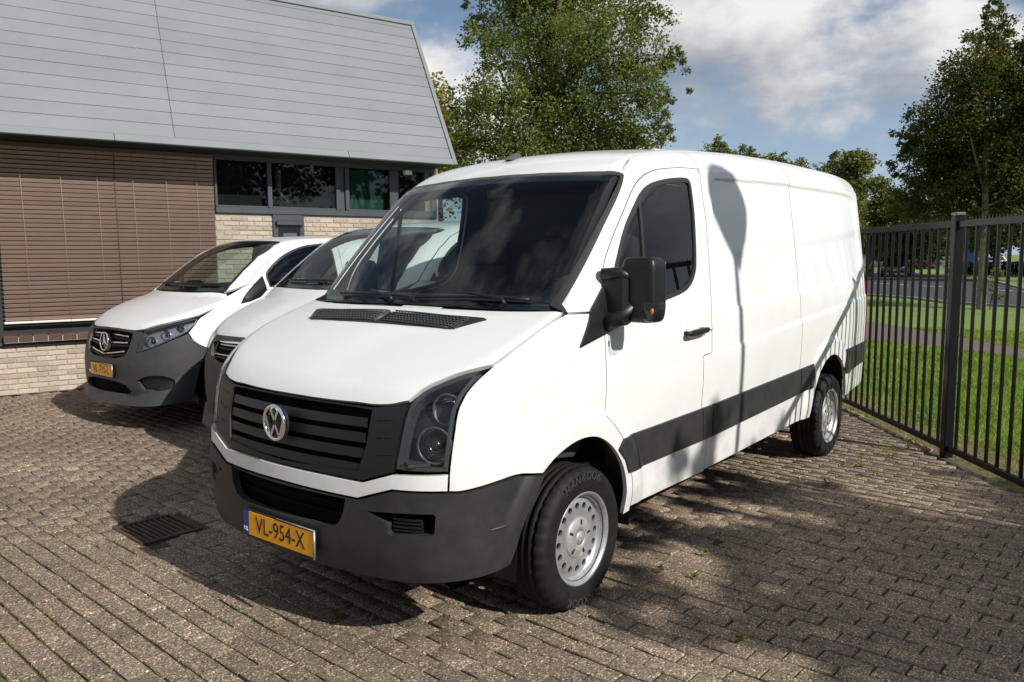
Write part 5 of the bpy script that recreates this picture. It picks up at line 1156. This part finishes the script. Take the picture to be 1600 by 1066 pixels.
# ------------------------------------------------------------------ trees and plants
BARK = mat('bark', (.085, .070, .050), .95, noise=(5, .9), col2=(.050, .042, .030), bump=(18, .8, .03))
BARKG = mat('mossy_bark', (.105, .095, .045), .95, noise=(4, .9), col2=(.055, .048, .032), bump=(18, .8, .03))
BARKP = mat('pale_bark', (.24, .205, .145), .9, noise=(5, .8), col2=(.13, .115, .075), bump=(18, .6, .02))
LEAFG = leaf_mat('birch_leaf', (.075, .105, .022), (.165, .190, .055), (.28, .25, .07), trans=.42)
LEAFM = leaf_mat('maple_leaf', (.040, .062, .014), (.100, .108, .026), (.32, .135, .03), trans=.28)
LEAFY = leaf_mat('yellow_leaf', (.17, .15, .02), (.30, .22, .03), trans=.4)
LEAFF = leaf_mat('far_leaf', (.085, .110, .028), (.180, .195, .055), (.27, .22, .07), trans=.3)
LEAFD = leaf_mat('dense_leaf', (.022, .040, .010), (.050, .070, .017), trans=.2)
def leaves(rg, blobs, n, size, flat=.0, edge=.55, squash=1.0, clump=.16, per=22):
    """n leaf faces clustered through the blobs"""
    B = np.array(blobs, float); vol = B[:, 3]**2.3; k = rg.choice(len(B), n//per+1, p=vol/vol.sum())
    u = rg.normal(size=(len(k), 3)); u /= np.linalg.norm(u, axis=1, keepdims=True); r = rg.random(len(k))**edge*.98
    C = B[k, :3]+u*(r*B[k, 3])[:, None]*np.array([1, 1, squash])
    sig = np.clip(B[k, 3]*clump, .05, .30)
    P = np.repeat(C, per, 0)+rg.normal(size=(len(C)*per, 3))*np.repeat(sig, per)[:, None]*np.array([1, 1, .8]); P = P[:n]
    m = len(P); a = rg.normal(size=(m, 3)); a[:, 2] *= .7; a /= np.linalg.norm(a, axis=1, keepdims=True); c = rg.normal(size=(m, 3)); c[:, 2] += flat; b = np.cross(a, c); b /= np.maximum(np.linalg.norm(b, axis=1, keepdims=True), 1e-6)
    s = size*rg.uniform(.65, 1.3, m)[:, None]; nn = np.cross(a, b)
    V = np.stack([P-a*s*.55, P+b*s*.34+nn*s*.06, P+a*s*.55, P-b*s*.34+nn*s*.06], 1).reshape(-1, 3)
    return quads_mesh('crown', V), C
def tree(name, label, base, blobs, nleaf, size, leafm, barkm, trunk, fork, seed, group=None, limbs=9, twigs=60, trunk_top=None, edge=.55, cat='tree', squash=1.0, clump=.16, per=22):
    """trunk=(radius at foot), fork=height where limbs start"""
    rg = np.random.default_rng(seed); t = thing(name, label, cat, base, 0, group); B0 = np.array(base)
    blobs = np.array(blobs, float).copy(); blobs[:, :3] -= B0
    me, C = leaves(rg, blobs, nleaf, size, edge=edge, squash=squash, clump=clump, per=per); link('crown', me, leafm, t)
    cen = blobs[:, :3].mean(0); top = trunk_top if trunk_top is not None else blobs[:, 2].max()
    tr = MB(); fz = fork
    path = [np.array([0, 0, -.1]), np.array([rg.normal(0, .03), rg.normal(0, .03), fz*.5]), np.array([cen[0]*.08, cen[1]*.08, fz]), np.array([cen[0]*.3, cen[1]*.3, fz+(top-fz)*.4]), np.array([cen[0]*.6, cen[1]*.6, fz+(top-fz)*.75]), np.array([cen[0]*.7, cen[1]*.7, top])]
    tr.tube(path, [trunk*1.15, trunk, trunk*.85, trunk*.55, trunk*.28, trunk*.08], 10, caps=False); tr.build('trunk', barkm, t, recalc=False)
    br = MB(); order = np.argsort(-blobs[:, 3]); ends = []
    for k in range(min(limbs, len(blobs))):
        e = blobs[order[k], :3]; f = rg.uniform(.0, .55); s = np.array([cen[0]*.1, cen[1]*.1, fz])*(1-f)+np.array([cen[0]*.5, cen[1]*.5, fz+(top-fz)*.6])*f
        if s[2] > e[2]+.3: s[2] = max(fz*.8, e[2]-.4)
        mid = (s+e)/2+rg.normal(0, .12, 3)*np.linalg.norm(e-s)*.35; r = trunk*rg.uniform(.26, .42)
        br.tube([s, s*.6+mid*.4, mid, mid*.4+e*.6, e], [r, r*.8, r*.6, r*.4, r*.18], 7, caps=False); ends += [(mid, r*.5), (mid*.4+e*.6, r*.35), (e, r*.2)]
    E = np.array([a for a, _ in ends]) if ends else np.zeros((1, 3))
    for q in C[rg.choice(len(C), min(twigs, len(C)), replace=False)]:
        i = np.argmin(np.linalg.norm(E-q, axis=1)); s = E[i]; m = (s+q)/2+rg.normal(0, .08, 3)*np.linalg.norm(q-s); r = max(ends[i][1]*.5, .006) if ends else .01
        br.tube([s, m, q], [r, r*.6, r*.25], 5, caps=False)
    if br.V: br.build('branches', barkm, t, recalc=False)
    return t
big = [(-14.31,-11.56,5.71,1.12),(-14.63,-11.92,7.46,0.89),(-16.44,-12.56,8.93,1.20),(-16.46,-11.39,7.81,1.45),(-16.00,-9.31,7.55,1.27),(-17.44,-9.05,6.91,1.18),(-16.78,-10.36,5.82,1.62),(-14.83,-11.30,4.79,1.55),(-15.46,-13.40,6.18,0.83),(-13.85,-12.22,4.77,0.82),(-17.68,-8.34,5.53,0.60),(-18.22,-8.19,7.10,0.50),(-18.18,-7.67,6.31,0.27),(-18.52,-8.11,7.50,0.27),(-18.41,-9.31,8.58,1.03),(-17.66,-11.78,9.43,1.83),(-15.15,-11.52,9.82,1.30),(-17.48,-10.29,10.17,1.56),(-17.83,-10.03,4.98,1.38),(-15.61,-10.98,6.35,1.12),(-16.46,-7.97,6.01,0.72),(-16.18,-13.74,8.71,0.41),(-14.32,-12.58,8.67,0.30),(-17.59,-8.00,6.09,0.41),(-18.76,-9.69,5.15,0.91),(-16.69,-11.09,4.87,1.55),(-14.26,-13.46,5.20,0.42),(-18.85,-8.76,5.22,0.40),(-16.2,-11.0,3.4,1.5),(-15.0,-12.2,3.3,1.3),(-17.6,-9.9,3.5,1.3)]
tree('birch_tree', 'tall spreading green tree with open crown rising behind the large van roof', (-16.3, -11.2, -.05), big, 105000, .084, LEAFG, BARKG, .26, 5.4, 11, limbs=22, twigs=220, clump=.125, per=48)
rgt = [(-24.98,-1.34,8.78,0.32),(-26.57,-1.63,8.38,0.72),(-25.83,-1.17,8.15,0.61),(-25.09,-1.53,7.23,1.14),(-26.56,-0.98,7.40,1.07),(-27.00,-2.36,7.28,0.85),(-25.36,-1.61,6.25,1.61),(-26.52,-0.67,6.49,1.43),(-25.45,-2.38,5.77,1.16),(-26.68,-1.49,5.23,2.04),(-26.81,-0.14,5.31,1.92),(-25.16,-2.85,5.29,0.87),(-26.49,-3.62,5.82,0.63),(-26.05,-3.70,5.26,0.48),(-26.33,-2.66,4.28,1.43),(-26.87,-1.46,3.93,1.93),(-26.10,-0.15,3.80,1.87),(-26.32,-3.60,3.92,0.63),(-26.63,-3.55,3.30,0.73),(-25.38,0.56,6.52,1.37),(-27.20,0.83,4.88,1.94),(-25.76,-1.97,3.29,1.17),(-26.18,-0.46,3.15,0.94)]
tree('maple_tree', 'dark green tree with reddish leaves and slim pale trunk behind the fence', (-25.6, -1.2, -.05), rgt+[(-26.0, -1.45, 8.95, .42), (-25.9, -1.3, 8.45, .7), (-26.2, -.3, 7.9, .95), (-26.0, .6, 7.5, 1.1), (-26.1, -3.3, 3.2, 1.0), (-26.4, -2.9, 5.0, 1.1), (-26.0, -3.9, 4.6, .5)], 95000, .09, LEAFM, BARKP, .125, 3.0, 12, limbs=14, twigs=90, clump=.12, per=48)
# shoots round the foot of that trunk
tree('trunk_shoots', 'leafy shoots growing around the foot of the slim pale trunk', (-25.35, -.92, -.05), [(-25.3, -.85, .4, .28), (-25.4, -.75, .75, .25), (-25.35, -.80, 1.05, .2)], 300, .09, LEAFF, BARK, .02, .2, 13, limbs=3, twigs=12, cat='shrub')
tree('yellowing_tree', 'yellowish tree top peeping out just right of the grey roof', (-21.5, -20.5, -.05), [(-21.4, -20.6, 8.1, .95), (-21.7, -20.2, 6.6, 1.3), (-21.0, -21.2, 7.2, 1.2), (-21.5, -20.4, 5.0, 1.6)], 6000, .16, LEAFY, BARK, .16, 3.5, 14, limbs=4, twigs=30)
def blob_tree(rg, c, h, w):
    """loose ellipsoid of blobs for a far tree"""
    out = []
    for k in range(14):
        f = rg.uniform(.22, .97); ww = w*math.sin(math.pi*min(max((f-.12)/.98, .05), .97))**.7; a = rg.uniform(0, 6.28); r = ww*rg.uniform(.15, .75)
        out.append((c[0]+math.cos(a)*r, c[1]+math.sin(a)*r, c[2]+h*f, max(ww*.5, .35)))
    out.append((c[0], c[1], c[2]+h*.95, w*.22)); return out
rg = np.random.default_rng(5)
for i, (x, y, h, w, lab) in enumerate([(-53.9, -22.8, 9.6, 2.0, 'far tree just right of the egg shaped shadow, above the van roof'), (-54.3, -20.6, 8.9, 1.7, 'second far tree from the left above the van roof edge'), (-55.2, -18.6, 8.4, 1.7, 'third far tree from the left above the van roof edge'),
        (-62.5, -20.5, 8.6, 2.0, 'low far tree in the dip of the tree line above the roof'), (-60.3, -16.6, 8.8, 1.9, 'far tree with the highest top near the van roof rear corner'), (-59.5, -15.0, 8.6, 1.9, 'far rounded tree standing against the van roof rear corner'), (-61.0, -13.9, 6.8, 2.0, 'far tree sloping down right of the van rear corner'), (-63.5, -12.9, 5.9, 2.2, 'lower far tree right of the van rear, left of the dark trees'), (-66.0, -12.0, 5.0, 2.2, 'smallest far tree left of the dark maple foliage'), (-68, -26.5, 9.4, 2.6, 'far tree hidden mostly behind the van roof'), (-37.2, -19.2, 7.6, 1.2, 'small dark tree top right of the birch above the roof'), (-104, -22.5, 8.0, 3.4, 'pale green tree behind the dark blue car'), (-108, -17.5, 7.5, 3.2, 'pale green tree behind the parked cars, left of the fence post')]):
    tree('far_tree', lab, (x, y, -.05), blob_tree(rg, (x, y, 0), h*1.06, w*1.4), 12000 if i != 10 else 4000, .19, LEAFF, BARK, .18, h*.3, 30+i, group='far trees behind the road', limbs=4, twigs=10)
for i, (x, y, h, w, lab) in enumerate([(-62, -5.8, 10, 3.4, 'dark shaded tree right behind the slim pale trunk'), (-55, -2.8, 9.5, 3.4, 'dark shaded tree at the right picture edge'), (-70, -9.5, 10, 3.6, 'dark tree far behind the blue board'), (-66, -1.0, 10, 3.6, 'dark tree beyond the right picture edge')]):
    bl = blob_tree(rg, (x, y, 0), h, w); bl += [(x+rg.normal(0, 1.1), y+rg.normal(0, 1.3), rg.uniform(2.6, 4.0), 1.2) for _ in range(7)]
    tree('shade_tree', lab, (x, y, -.05), bl, 16000, .22, LEAFD, BARK, .26, 2.2, 50+i, group='dark trees across the road', limbs=6, twigs=10, edge=.4)
# tree that stands outside the picture to the right and throws the dappled shade on the paving
st = [(-.9, 10.3, 4.6, 1.5), (-2.2, 10.0, 4.4, 1.2), (.5, 10.2, 4.5, 1.2), (-1.2, 9.2, 5.0, 1.0), (-.1, 9.3, 4.6, .9), (-2.0, 9.0, 4.0, .8), (-.9, 11.3, 5.6, 1.4), (1.2, 10.6, 4.2, .9), (-2.9, 9.4, 5.2, .6), (-.9, 8.5, 5.6, .6), (.2, 8.6, 5.2, .5), (-1.9, 8.5, 5.5, .5), (-1.5, 10.4, 3.0, 1.0), (0.1, 10.0, 3.1, 1.0), (1.3, 9.7, 5.2, .5), (-3.3, 10.2, 4.4, .7), (1.0, 11.4, 5.4, 1.2), (-2.6, 11.4, 5.2, 1.2), (-.4, 9.9, 3.8, 1.2), (1.9, 11.2, 4.3, .9)]
for i, (x, y, h, w, lab) in enumerate([(-9.5, 16.5, 8, 3.2, 'leafy tree outside the picture, farthest to the right rear'), (-4.0, 17.5, 8.6, 3.4, 'leafy tree outside the picture, second from the right rear'), (2.5, 17.0, 8.4, 3.4, 'leafy tree outside the picture, behind the flag'), (8.5, 12.5, 7.5, 3.0, 'leafy tree outside the picture, behind the camera')]):
    tree('unseen_tree', lab, (x, y, -.05), blob_tree(rg, (x, y, 0), h, w), 6500, .30, LEAFD, BARK, .22, 2.2, 80+i, group='trees behind the camera', limbs=5, twigs=10, edge=.45)  # unseen trees added to block low sky light and show in window reflections
tree('shade_tree', 'leafy tree outside the picture that shades the right of the paving', (-.8, 10.4, -.05), [(x, y+.42, z-.1, r) for x, y, z, r in st], 30000, .15, LEAFM, BARK, .16, 2.2, 71, limbs=16, twigs=140, edge=.6, clump=.105)
# teardrop flag outside the picture: its shadow falls on the van side
def flag():
    t = thing('beach_flag', 'teardrop advertising flag on a slim pole that shadows the van side', 'flag', (-1.56, 4.95, 0))
    sh = [(-1.742, 1.60), (-1.62, 1.74), (-1.50, 1.90), (-1.452, 2.02), (-1.46, 2.12), (-1.51, 2.20), (-1.60, 2.245), (-1.72, 2.235), (-1.83, 2.19), (-1.93, 2.11), (-2.0, 2.02), (-2.028, 1.93), (-2.01, 1.83), (-1.96, 1.72), (-1.90, 1.64), (-1.868, 1.575), (-1.83, 1.50), (-1.79, 1.545)]
    k = 4.0/1.45; P = [(x+.09*k+1.52, z+k+.07) for x, z in sh]
    mb = MB(); mb.prism(P, -.004, .004, frame=([[1, 0, 0], [0, 0, 1], [0, 1, 0]], (0, 0, 0))); mb.build('flag_cloth', mat('flag_cloth', (.06, .10, .30), .8), t)
    pl = [(-.02, 0, 0), (-.015, 0, 2.5), (-.005, 0, 4.3), (0, 0, 4.45)]; MB().tube(pl, [.034, .032, .028, .026], 8).build('flag_pole', STEEL, t); MB().lathe([(.0005, .06), (.20, .05), (.22, 0)], 20, axis='z').build('flag_foot', BLACK, t)
flag()
# weeds in the joints
WEEDS = ['bright green weed alone in the dappled shade right of the van', 'largest leafy weed on the paving, between rear wheel and fence', 'leafy weed nearest the fence post foot', 'weed just right of the rear wheel on the paving', 'tiny weed in the shade nearest the front wheel on its right',
         'tiny weed right of the front wheel, below the sunlit patch', 'tiny weed at the lower right of the front wheel, nearest the camera', 'small weed at the edge of the van shadow below the bumper', 'tiny weed left of its neighbour right of the front wheel', 'weed at the edge of the tree shade behind the rear wheel',
         'weed between the tree shade and the fence', 'tuft of moss in the sunny paving left of the drain shadow', 'tuft of moss right below the van shadow edge', 'tuft of moss nearest the bottom picture edge']
for i, (x, y, h, w) in enumerate([(-1.82, 1.627, .07, .035), (-3.907, 1.398, .12, .07), (-4.258, 1.465, .10, .06), (-3.496, 1.261, .09, .05), (-.986, 1.146, .03, .016), (-.645, 1.246, .03, .016), (-.141, 1.703, .03, .014), (.797, .153, .04, .02), (-.609, 1.062, .04, .02), (-2.766, 1.243, .05, .03), (-3.242, 1.447, .06, .04)]):
    rg2 = np.random.default_rng(90+i); n = int(16+w*700); a = rg2.uniform(0, 6.28, n); r = w*np.sqrt(rg2.random(n)); z = rg2.random(n)*h+.006; P = np.c_[x+np.cos(a)*r, y+np.sin(a)*r, z]-np.array([x, y, 0])
    d = np.c_[np.cos(a), np.sin(a), rg2.uniform(-.1, .7, n)]; d /= np.linalg.norm(d, axis=1, keepdims=True); b = np.cross(d, [0, 0, 1.]); s = rg2.uniform(.010, .022, n)[:, None]*(1+5*w)
    V = np.stack([P-d*s*.6, P+b*s*.42, P+d*s*.7, P-b*s*.42], 1).reshape(-1, 3)
    t = link('weed', quads_mesh('weed', V), leaf_mat('weed_leaf', (.10, .15, .02), (.20, .24, .03), trans=.35)); t.location = (x, y, 0)
    tag(t, WEEDS[i], 'weed', 'weeds in the paving joints')
# moss and grass in joints, one mass
def moss():
    rg3 = np.random.default_rng(4); V = []
    for c in PAV:
        dens = math.sin(c[0]*2.1+1.3)*math.sin(c[1]*1.7+.4)+.5*math.sin(c[0]*5.3)*math.sin(c[1]*4.1)
        if c[0] > .75 and c[1] < 1.0: dens += .55
        if np.dot(c-FP[:2], FN[:2]) < .8: dens += .7
        k = int(max(0, dens-.10)*16*rg3.random())
        for _ in range(k):
            e = rg3.random(); p = c+PD*rg3.uniform(-.105, .105)+PN*.052 if e < .7 else c+PD*.105+PN*rg3.uniform(-.05, .05)
            a = rg3.uniform(0, 6.28); l = rg3.uniform(.004, .014); dx, dy = math.cos(a)*l, math.sin(a)*l
            V += [(p[0]-dy*.5, p[1]+dx*.5, -.012), (p[0]+dy*.5, p[1]-dx*.5, -.012), (p[0]+dx, p[1]+dy, rg3.uniform(.001, .010))]
    o = link('moss', quads_mesh('moss', V, 3), leaf_mat('moss_blade', (.045, .070, .012), (.10, .12, .025), trans=.2)); o['kind'] = 'stuff'; o['label'] = 'moss and fine grass in the paving joints'
moss()
def fallen():
    rg3 = np.random.default_rng(8); LM = leaf_mat('fallen_leaf', (.16, .075, .025), (.26, .15, .045), (.32, .06, .02), trans=.1); n = 22; me = None
    V = np.array([(-.028, 0, .004), (0, .016, .010), (.030, 0, .003), (0, -.016, .009)]); me = pydata('leaf', V, [(0, 1, 2), (0, 2, 3)]); me.materials.append(LM); k = 0
    while k < n:
        x, y = rg3.uniform(-5.4, 2.0), rg3.uniform(-4, 2.4)
        if not pip(np.array([[x, y]]), np.array(yard))[0] or (-4.8 < x < .95 and abs(y) < .95) or (y < -.9 and x < 0): continue
        o = bpy.data.objects.new('fallen_leaf', me); COL.objects.link(o); o.location = (x, y, .003); o.rotation_euler = (rg3.normal(0, .2), rg3.normal(0, .2), rg3.uniform(0, 6.28)); s = rg3.uniform(.45, 1.0); o.scale = (s, s, s)
        tag(o, 'small dry brown leaf lying on the paving', 'leaf', 'fallen leaves on the paving'); k += 1
fallen()
def grass():
    rg3 = np.random.default_rng(6); n = 90000; V = []
    r = 3.2+15*rg3.random(n)**1.35; a = math.atan2(FW[1], FW[0])-rg3.uniform(R(19), R(36), n)
    r = r+2.5; P = np.c_[CAM[0]+np.cos(a)*r, CAM[1]+np.sin(a)*r]
    side = (P-FP[:2])@FN[:2]; P = P[side < -.06]; side = side[side < -.06]
    keep = (side < -.55) | (rg3.random(len(P)) < .22); P = P[keep]
    pp = np.array([(-8.5, 6.5), (-12.36, 1.40), (-13.14, .16), (-13.68, -1.42), (-16.5, -9), (-21.8, -9.4), (-18.85, -2.81), (-15.9, -.34), (-13.9, 1.23), (-10.5, 6.2)]); P = P[~pip(P, pp)]
    m = len(P); an = rg3.uniform(0, 6.28, m); h = rg3.uniform(.03, .085, m); w = rg3.uniform(.003, .006, m)*(1+.06*np.hypot(P[:, 0]-CAM[0], P[:, 1]-CAM[1])); le = rg3.normal(0, .035, (m, 2))
    A = np.c_[P[:, 0]-np.sin(an)*w, P[:, 1]+np.cos(an)*w, np.full(m, -.06)]; B = np.c_[P[:, 0]+np.sin(an)*w, P[:, 1]-np.cos(an)*w, np.full(m, -.06)]; T = np.c_[P+le, h-.06]
    o = link('grass', quads_mesh('grass', np.stack([A, B, T], 1).reshape(-1, 3), 3), leaf_mat('grass_blade', (.125, .215, .026), (.23, .31, .052), (.22, .20, .05), trans=.35)); o['kind'] = 'stuff'; o['label'] = 'mown green grass of the lawn behind the fence'
grass()
def straw():
    rg3 = np.random.default_rng(16); n = 5000; s = rg3.uniform(-3.5, 3.5, n); o_ = -rg3.uniform(.05, .75, n); P = FP[:2]+FD[:2]*s[:, None]+FN[:2]*o_[:, None]; an = rg3.uniform(0, 6.28, n); l = rg3.uniform(.03, .09, n)
    d = np.c_[np.cos(an), np.sin(an)]; w = np.c_[-d[:, 1], d[:, 0]]*.003; z = rg3.uniform(-.035, .0, n)
    A = np.c_[P-w, z]; B = np.c_[P+w, z]; T = np.c_[P+d*l[:, None], z+rg3.uniform(-.01, .04, n)]
    o = link('straw', quads_mesh('straw', np.stack([A, B, T], 1).reshape(-1, 3), 3), leaf_mat('straw_blade', (.20, .14, .06), (.34, .25, .12), trans=.2)); o['kind'] = 'stuff'; o['label'] = 'dry cut grass lying along the fence'
straw()

# ------------------------------------------------------------------ things across the road
def far_car(label, loc, rz, col, kind='hatch', group=None):
    t = thing('parked_car', label, 'car', loc, rz, group); PM_ = mat('car_paint_%.2f_%.2f_%.2f' % col, col, .3, coat=.6)
    L, Wd, H = (4.1, 1.74, 1.48) if kind == 'hatch' else (4.5, 1.85, 1.75)
    prof = [(-L/2, .35), (-L/2+.02, .80), (-L/2+.12, .95), (L*.18, .98), (L*.40, .88), (L/2-.05, .72), (L/2, .50), (L/2-.02, .30), (-L/2+.1, .28)]
    mb = MB(); V = []
    for y, k in ((-Wd/2, .97), (-Wd/2+.08, 1.0), (Wd/2-.08, 1.0), (Wd/2, .97)):
        V += [(x*k, y, .3+(z-.3)*(.97 if k < 1 else 1.0)) for x, z in prof]
    n = len(prof); Fc = [tuple(range(n-1, -1, -1)), tuple(range(3*n, 4*n))]+[(r*n+i, r*n+(i+1) % n, (r+1)*n+(i+1) % n, (r+1)*n+i) for r in range(3) for i in range(n)]
    mb.add(V, Fc); mb.build('body', PM_, t)
    cab = [(-L/2+.10, .93), (-L/2+.32, H-.05), (-L/2+.6, H), (L*.02, H), (L*.10, H-.06), (L*.26, .95)]
    mb = MB(); V = []
    for y, s in ((-1, 1), (1, 1)): V += [(x, y*(Wd/2-.06-(z-.9)*.22), z) for x, z in cab]
    n = len(cab); mb.add(V, [tuple(range(n-1, -1, -1)), tuple(range(n, 2*n))]+[(i, (i+1) % n, n+(i+1) % n, n+i) for i in range(n)]); cb = mb.build('cabin', PM_, t)
    GL = GLOSSBLACK
    def quad(name, P): MB().add(P, [(0, 1, 2, 3)]).build(name, GL, cb)
    for s in (-1, 1):
        yy = lambda z: s*(Wd/2-.06-(z-.9)*.22+.006)
        quad('side_window', [(-L/2+.42, yy(.98), .98), (L*.19, yy(.98), .98), (L*.06, yy(H-.12), H-.12), (-L/2+.52, yy(H-.12), H-.12)])
    quad('windscreen', [(L*.245+.01, -Wd/2+.15, 1.0), (L*.245+.01, Wd/2-.15, 1.0), (L*.115+.012, Wd/2-.24, H-.10), (L*.115+.012, -Wd/2+.24, H-.10)])
    quad('rear_window', [(-L/2+.125, Wd/2-.16, 1.0), (-L/2+.125, -Wd/2+.16, 1.0), (-L/2+.30, -Wd/2+.24, H-.10), (-L/2+.30, Wd/2-.24, H-.10)])
    for x in (-L*.30, L*.31):
        for s in (-1, 1):
            w = MB().lathe([(.18, .10), (.28, .11), (.31, .08), (.31, -.08), (.28, -.10), (.001, -.10)], 20, c=(x, s*(Wd/2-.10), .31)).build('wheel', RUBBER, t); MB().lathe([(.001, s*.105), (.185, s*.105)], 16, c=(x, s*(Wd/2-.10), .31)).build('rim', STEEL, w)
    for s in (-1, 1):
        MB().box((L/2-.10, s*(Wd/2-.25), .70), (.12, .34, .13), bev=.02).build('headlight', mat('far_lamp', (.7, .72, .75), .2), t); MB().box((-L/2+.03, s*(Wd/2-.20), .82), (.08, .22, .16), bev=.02).build('tail_light', REDLENS, t)
    MB().box((L/2-.01, 0, .42), (.06, Wd*.72, .16), bev=.02).build('bumper', BLACK, t); MB().box((L/2+.005, 0, .50), (.04, .5, .10)).build('plate', YELLOW, t)
    return t
far_car('dark blue car driving towards the camera on the road', (-63.3, -12.6, -.05), .20, (.012, .014, .022), 'suv')
far_car('black car parked just right of the dark blue car', (-93, -18.8, -.05), 2.6, (.010, .010, .011))
far_car('dark red hatchback parked beyond the road', (-95, -17.3, -.05), 3.0, (.06, .010, .010))
far_car('white and grey car parked at the edge of the far verge', (-97, -15.9, -.05), 1.4, (.55, .56, .58))
far_car('white car half hidden by the dark trunks at the right', (-91, -9.9, -.05), 2.9, (.7, .7, .7))
# house with red roof
def house():
    h = thing('brick_house', 'low pale house with red tiled roof beyond the road', 'house', (-112, -28.5, -.05), R(14))
    MB().box((0, 0, 1.2), (7, 13, 2.4)).build('wall', mat('pale_render', (.55, .53, .48), .9), h)
    RT_ = mat('red_roof_tiles', (.30, .060, .035), .8, noise=(3, .7)); MB().prism([(-4.1, 2.35), (0, 4.6), (4.1, 2.35), (3.6, 2.3), (-3.6, 2.3)], -6.9, 6.9, frame=([[1, 0, 0], [0, 0, 1], [0, 1, 0]], (0, 0, 0))).build('roof', RT_, h)
    MB().box((4.0, 0, 2.32), (.14, 13.6, .14)).build('gutter', WHITEINK, h)
    for y in (-4.5, -1.5, 1.5, 4.5):
        w = MB().box((3.51, y, 1.35), (.06, 1.5, 1.2)).build('window', WHITEINK, h); MB().box((3.55, y, 1.35), (.03, 1.3, 1.0)).build('pane', GLOSSBLACK, w)
house()
def house2():
    h = thing('brick_house', 'dark brick house behind the parked cars beyond the trees', 'house', (-125, -20, -.05), R(10))
    MB().box((0, 0, 1.6), (7, 12, 3.2)).build('wall', mat('dark_brick', (.12, .075, .06), .9, noise=(2, .6)), h)
    MB().prism([(-4.1, 3.15), (0, 5.8), (4.1, 3.15), (3.6, 3.1), (-3.6, 3.1)], -6.2, 6.2, frame=([[1, 0, 0], [0, 0, 1], [0, 1, 0]], (0, 0, 0))).build('roof', mat('brown_roof', (.10, .06, .045), .8), h)
    for y in (-3.8, 0, 3.8):
        w = MB().box((3.51, y, 1.6), (.06, 1.8, 1.4)).build('window', WHITEINK, h); MB().box((3.55, y, 1.6), (.03, 1.6, 1.2)).build('pane', GLOSSBLACK, w)
house2()
def marker(label, loc):
    t = thing('marker_post', label, 'bollard', loc); MB().lathe([(.001, 1.65), (.08, 1.62), (.085, 0)], 14, axis='z').build('post', BLACK, t)
    for k in range(4): MB().lathe([(.088, 0), (.088, .16)], 14, c=(0, 0, .42+.30*k), axis='z').build('yellow_band', mat('marker_yellow', (.85, .72, .05), .4), t)
marker('yellow and black banded post above the dark blue car', (-84.6, -17.35, -.05)); marker('yellow and black banded post left of the fence post', (-75.7, -11.2, -.05))
def board():
    t = thing('notice_board', 'blue board on two short legs behind the fence post', 'sign', (-74, -9.2, -.05), R(8))
    MB().box((0, 0, 1.22), (.08, .95, 1.35), bev=.01).build('panel', mat('board_blue', (.020, .075, .26), .5), t)
    MB().box((.045, 0, .62), (.02, .9, .12)).build('white_stripe', WHITEINK, t)
    for y in (-.35, .35): MB().box((0, y, .30), (.07, .07, .60)).build('leg', BLACK, t)
board()
def hedge(label, loc, rz, L, seed):
    rg = np.random.default_rng(seed); n = 3800; P = np.c_[rg.uniform(-L/2, L/2, n), rg.uniform(-.55, .55, n), rg.uniform(.02, 1.05, n)]
    a = rg.normal(size=(n, 3)); a /= np.linalg.norm(a, axis=1, keepdims=True); b = np.cross(a, rg.normal(size=(n, 3))); b /= np.linalg.norm(b, axis=1, keepdims=True); s = rg.uniform(.07, .15, n)[:, None]
    t = link('hedge', quads_mesh('hedge', np.stack([P-a*s, P+b*s*.6, P+a*s, P-b*s*.6], 1).reshape(-1, 3)), LEAFD); t.location = loc; t.rotation_euler = (0, 0, rz); tag(t, label, 'hedge')
hedge('clipped hedge across the road right of the slim pale trunk', (-69.5, -6.2, -.05), R(82), 6.5, 1); hedge('clipped hedge across the road near the right picture edge', (-66, -1.5, -.05), R(80), 3.4, 2)
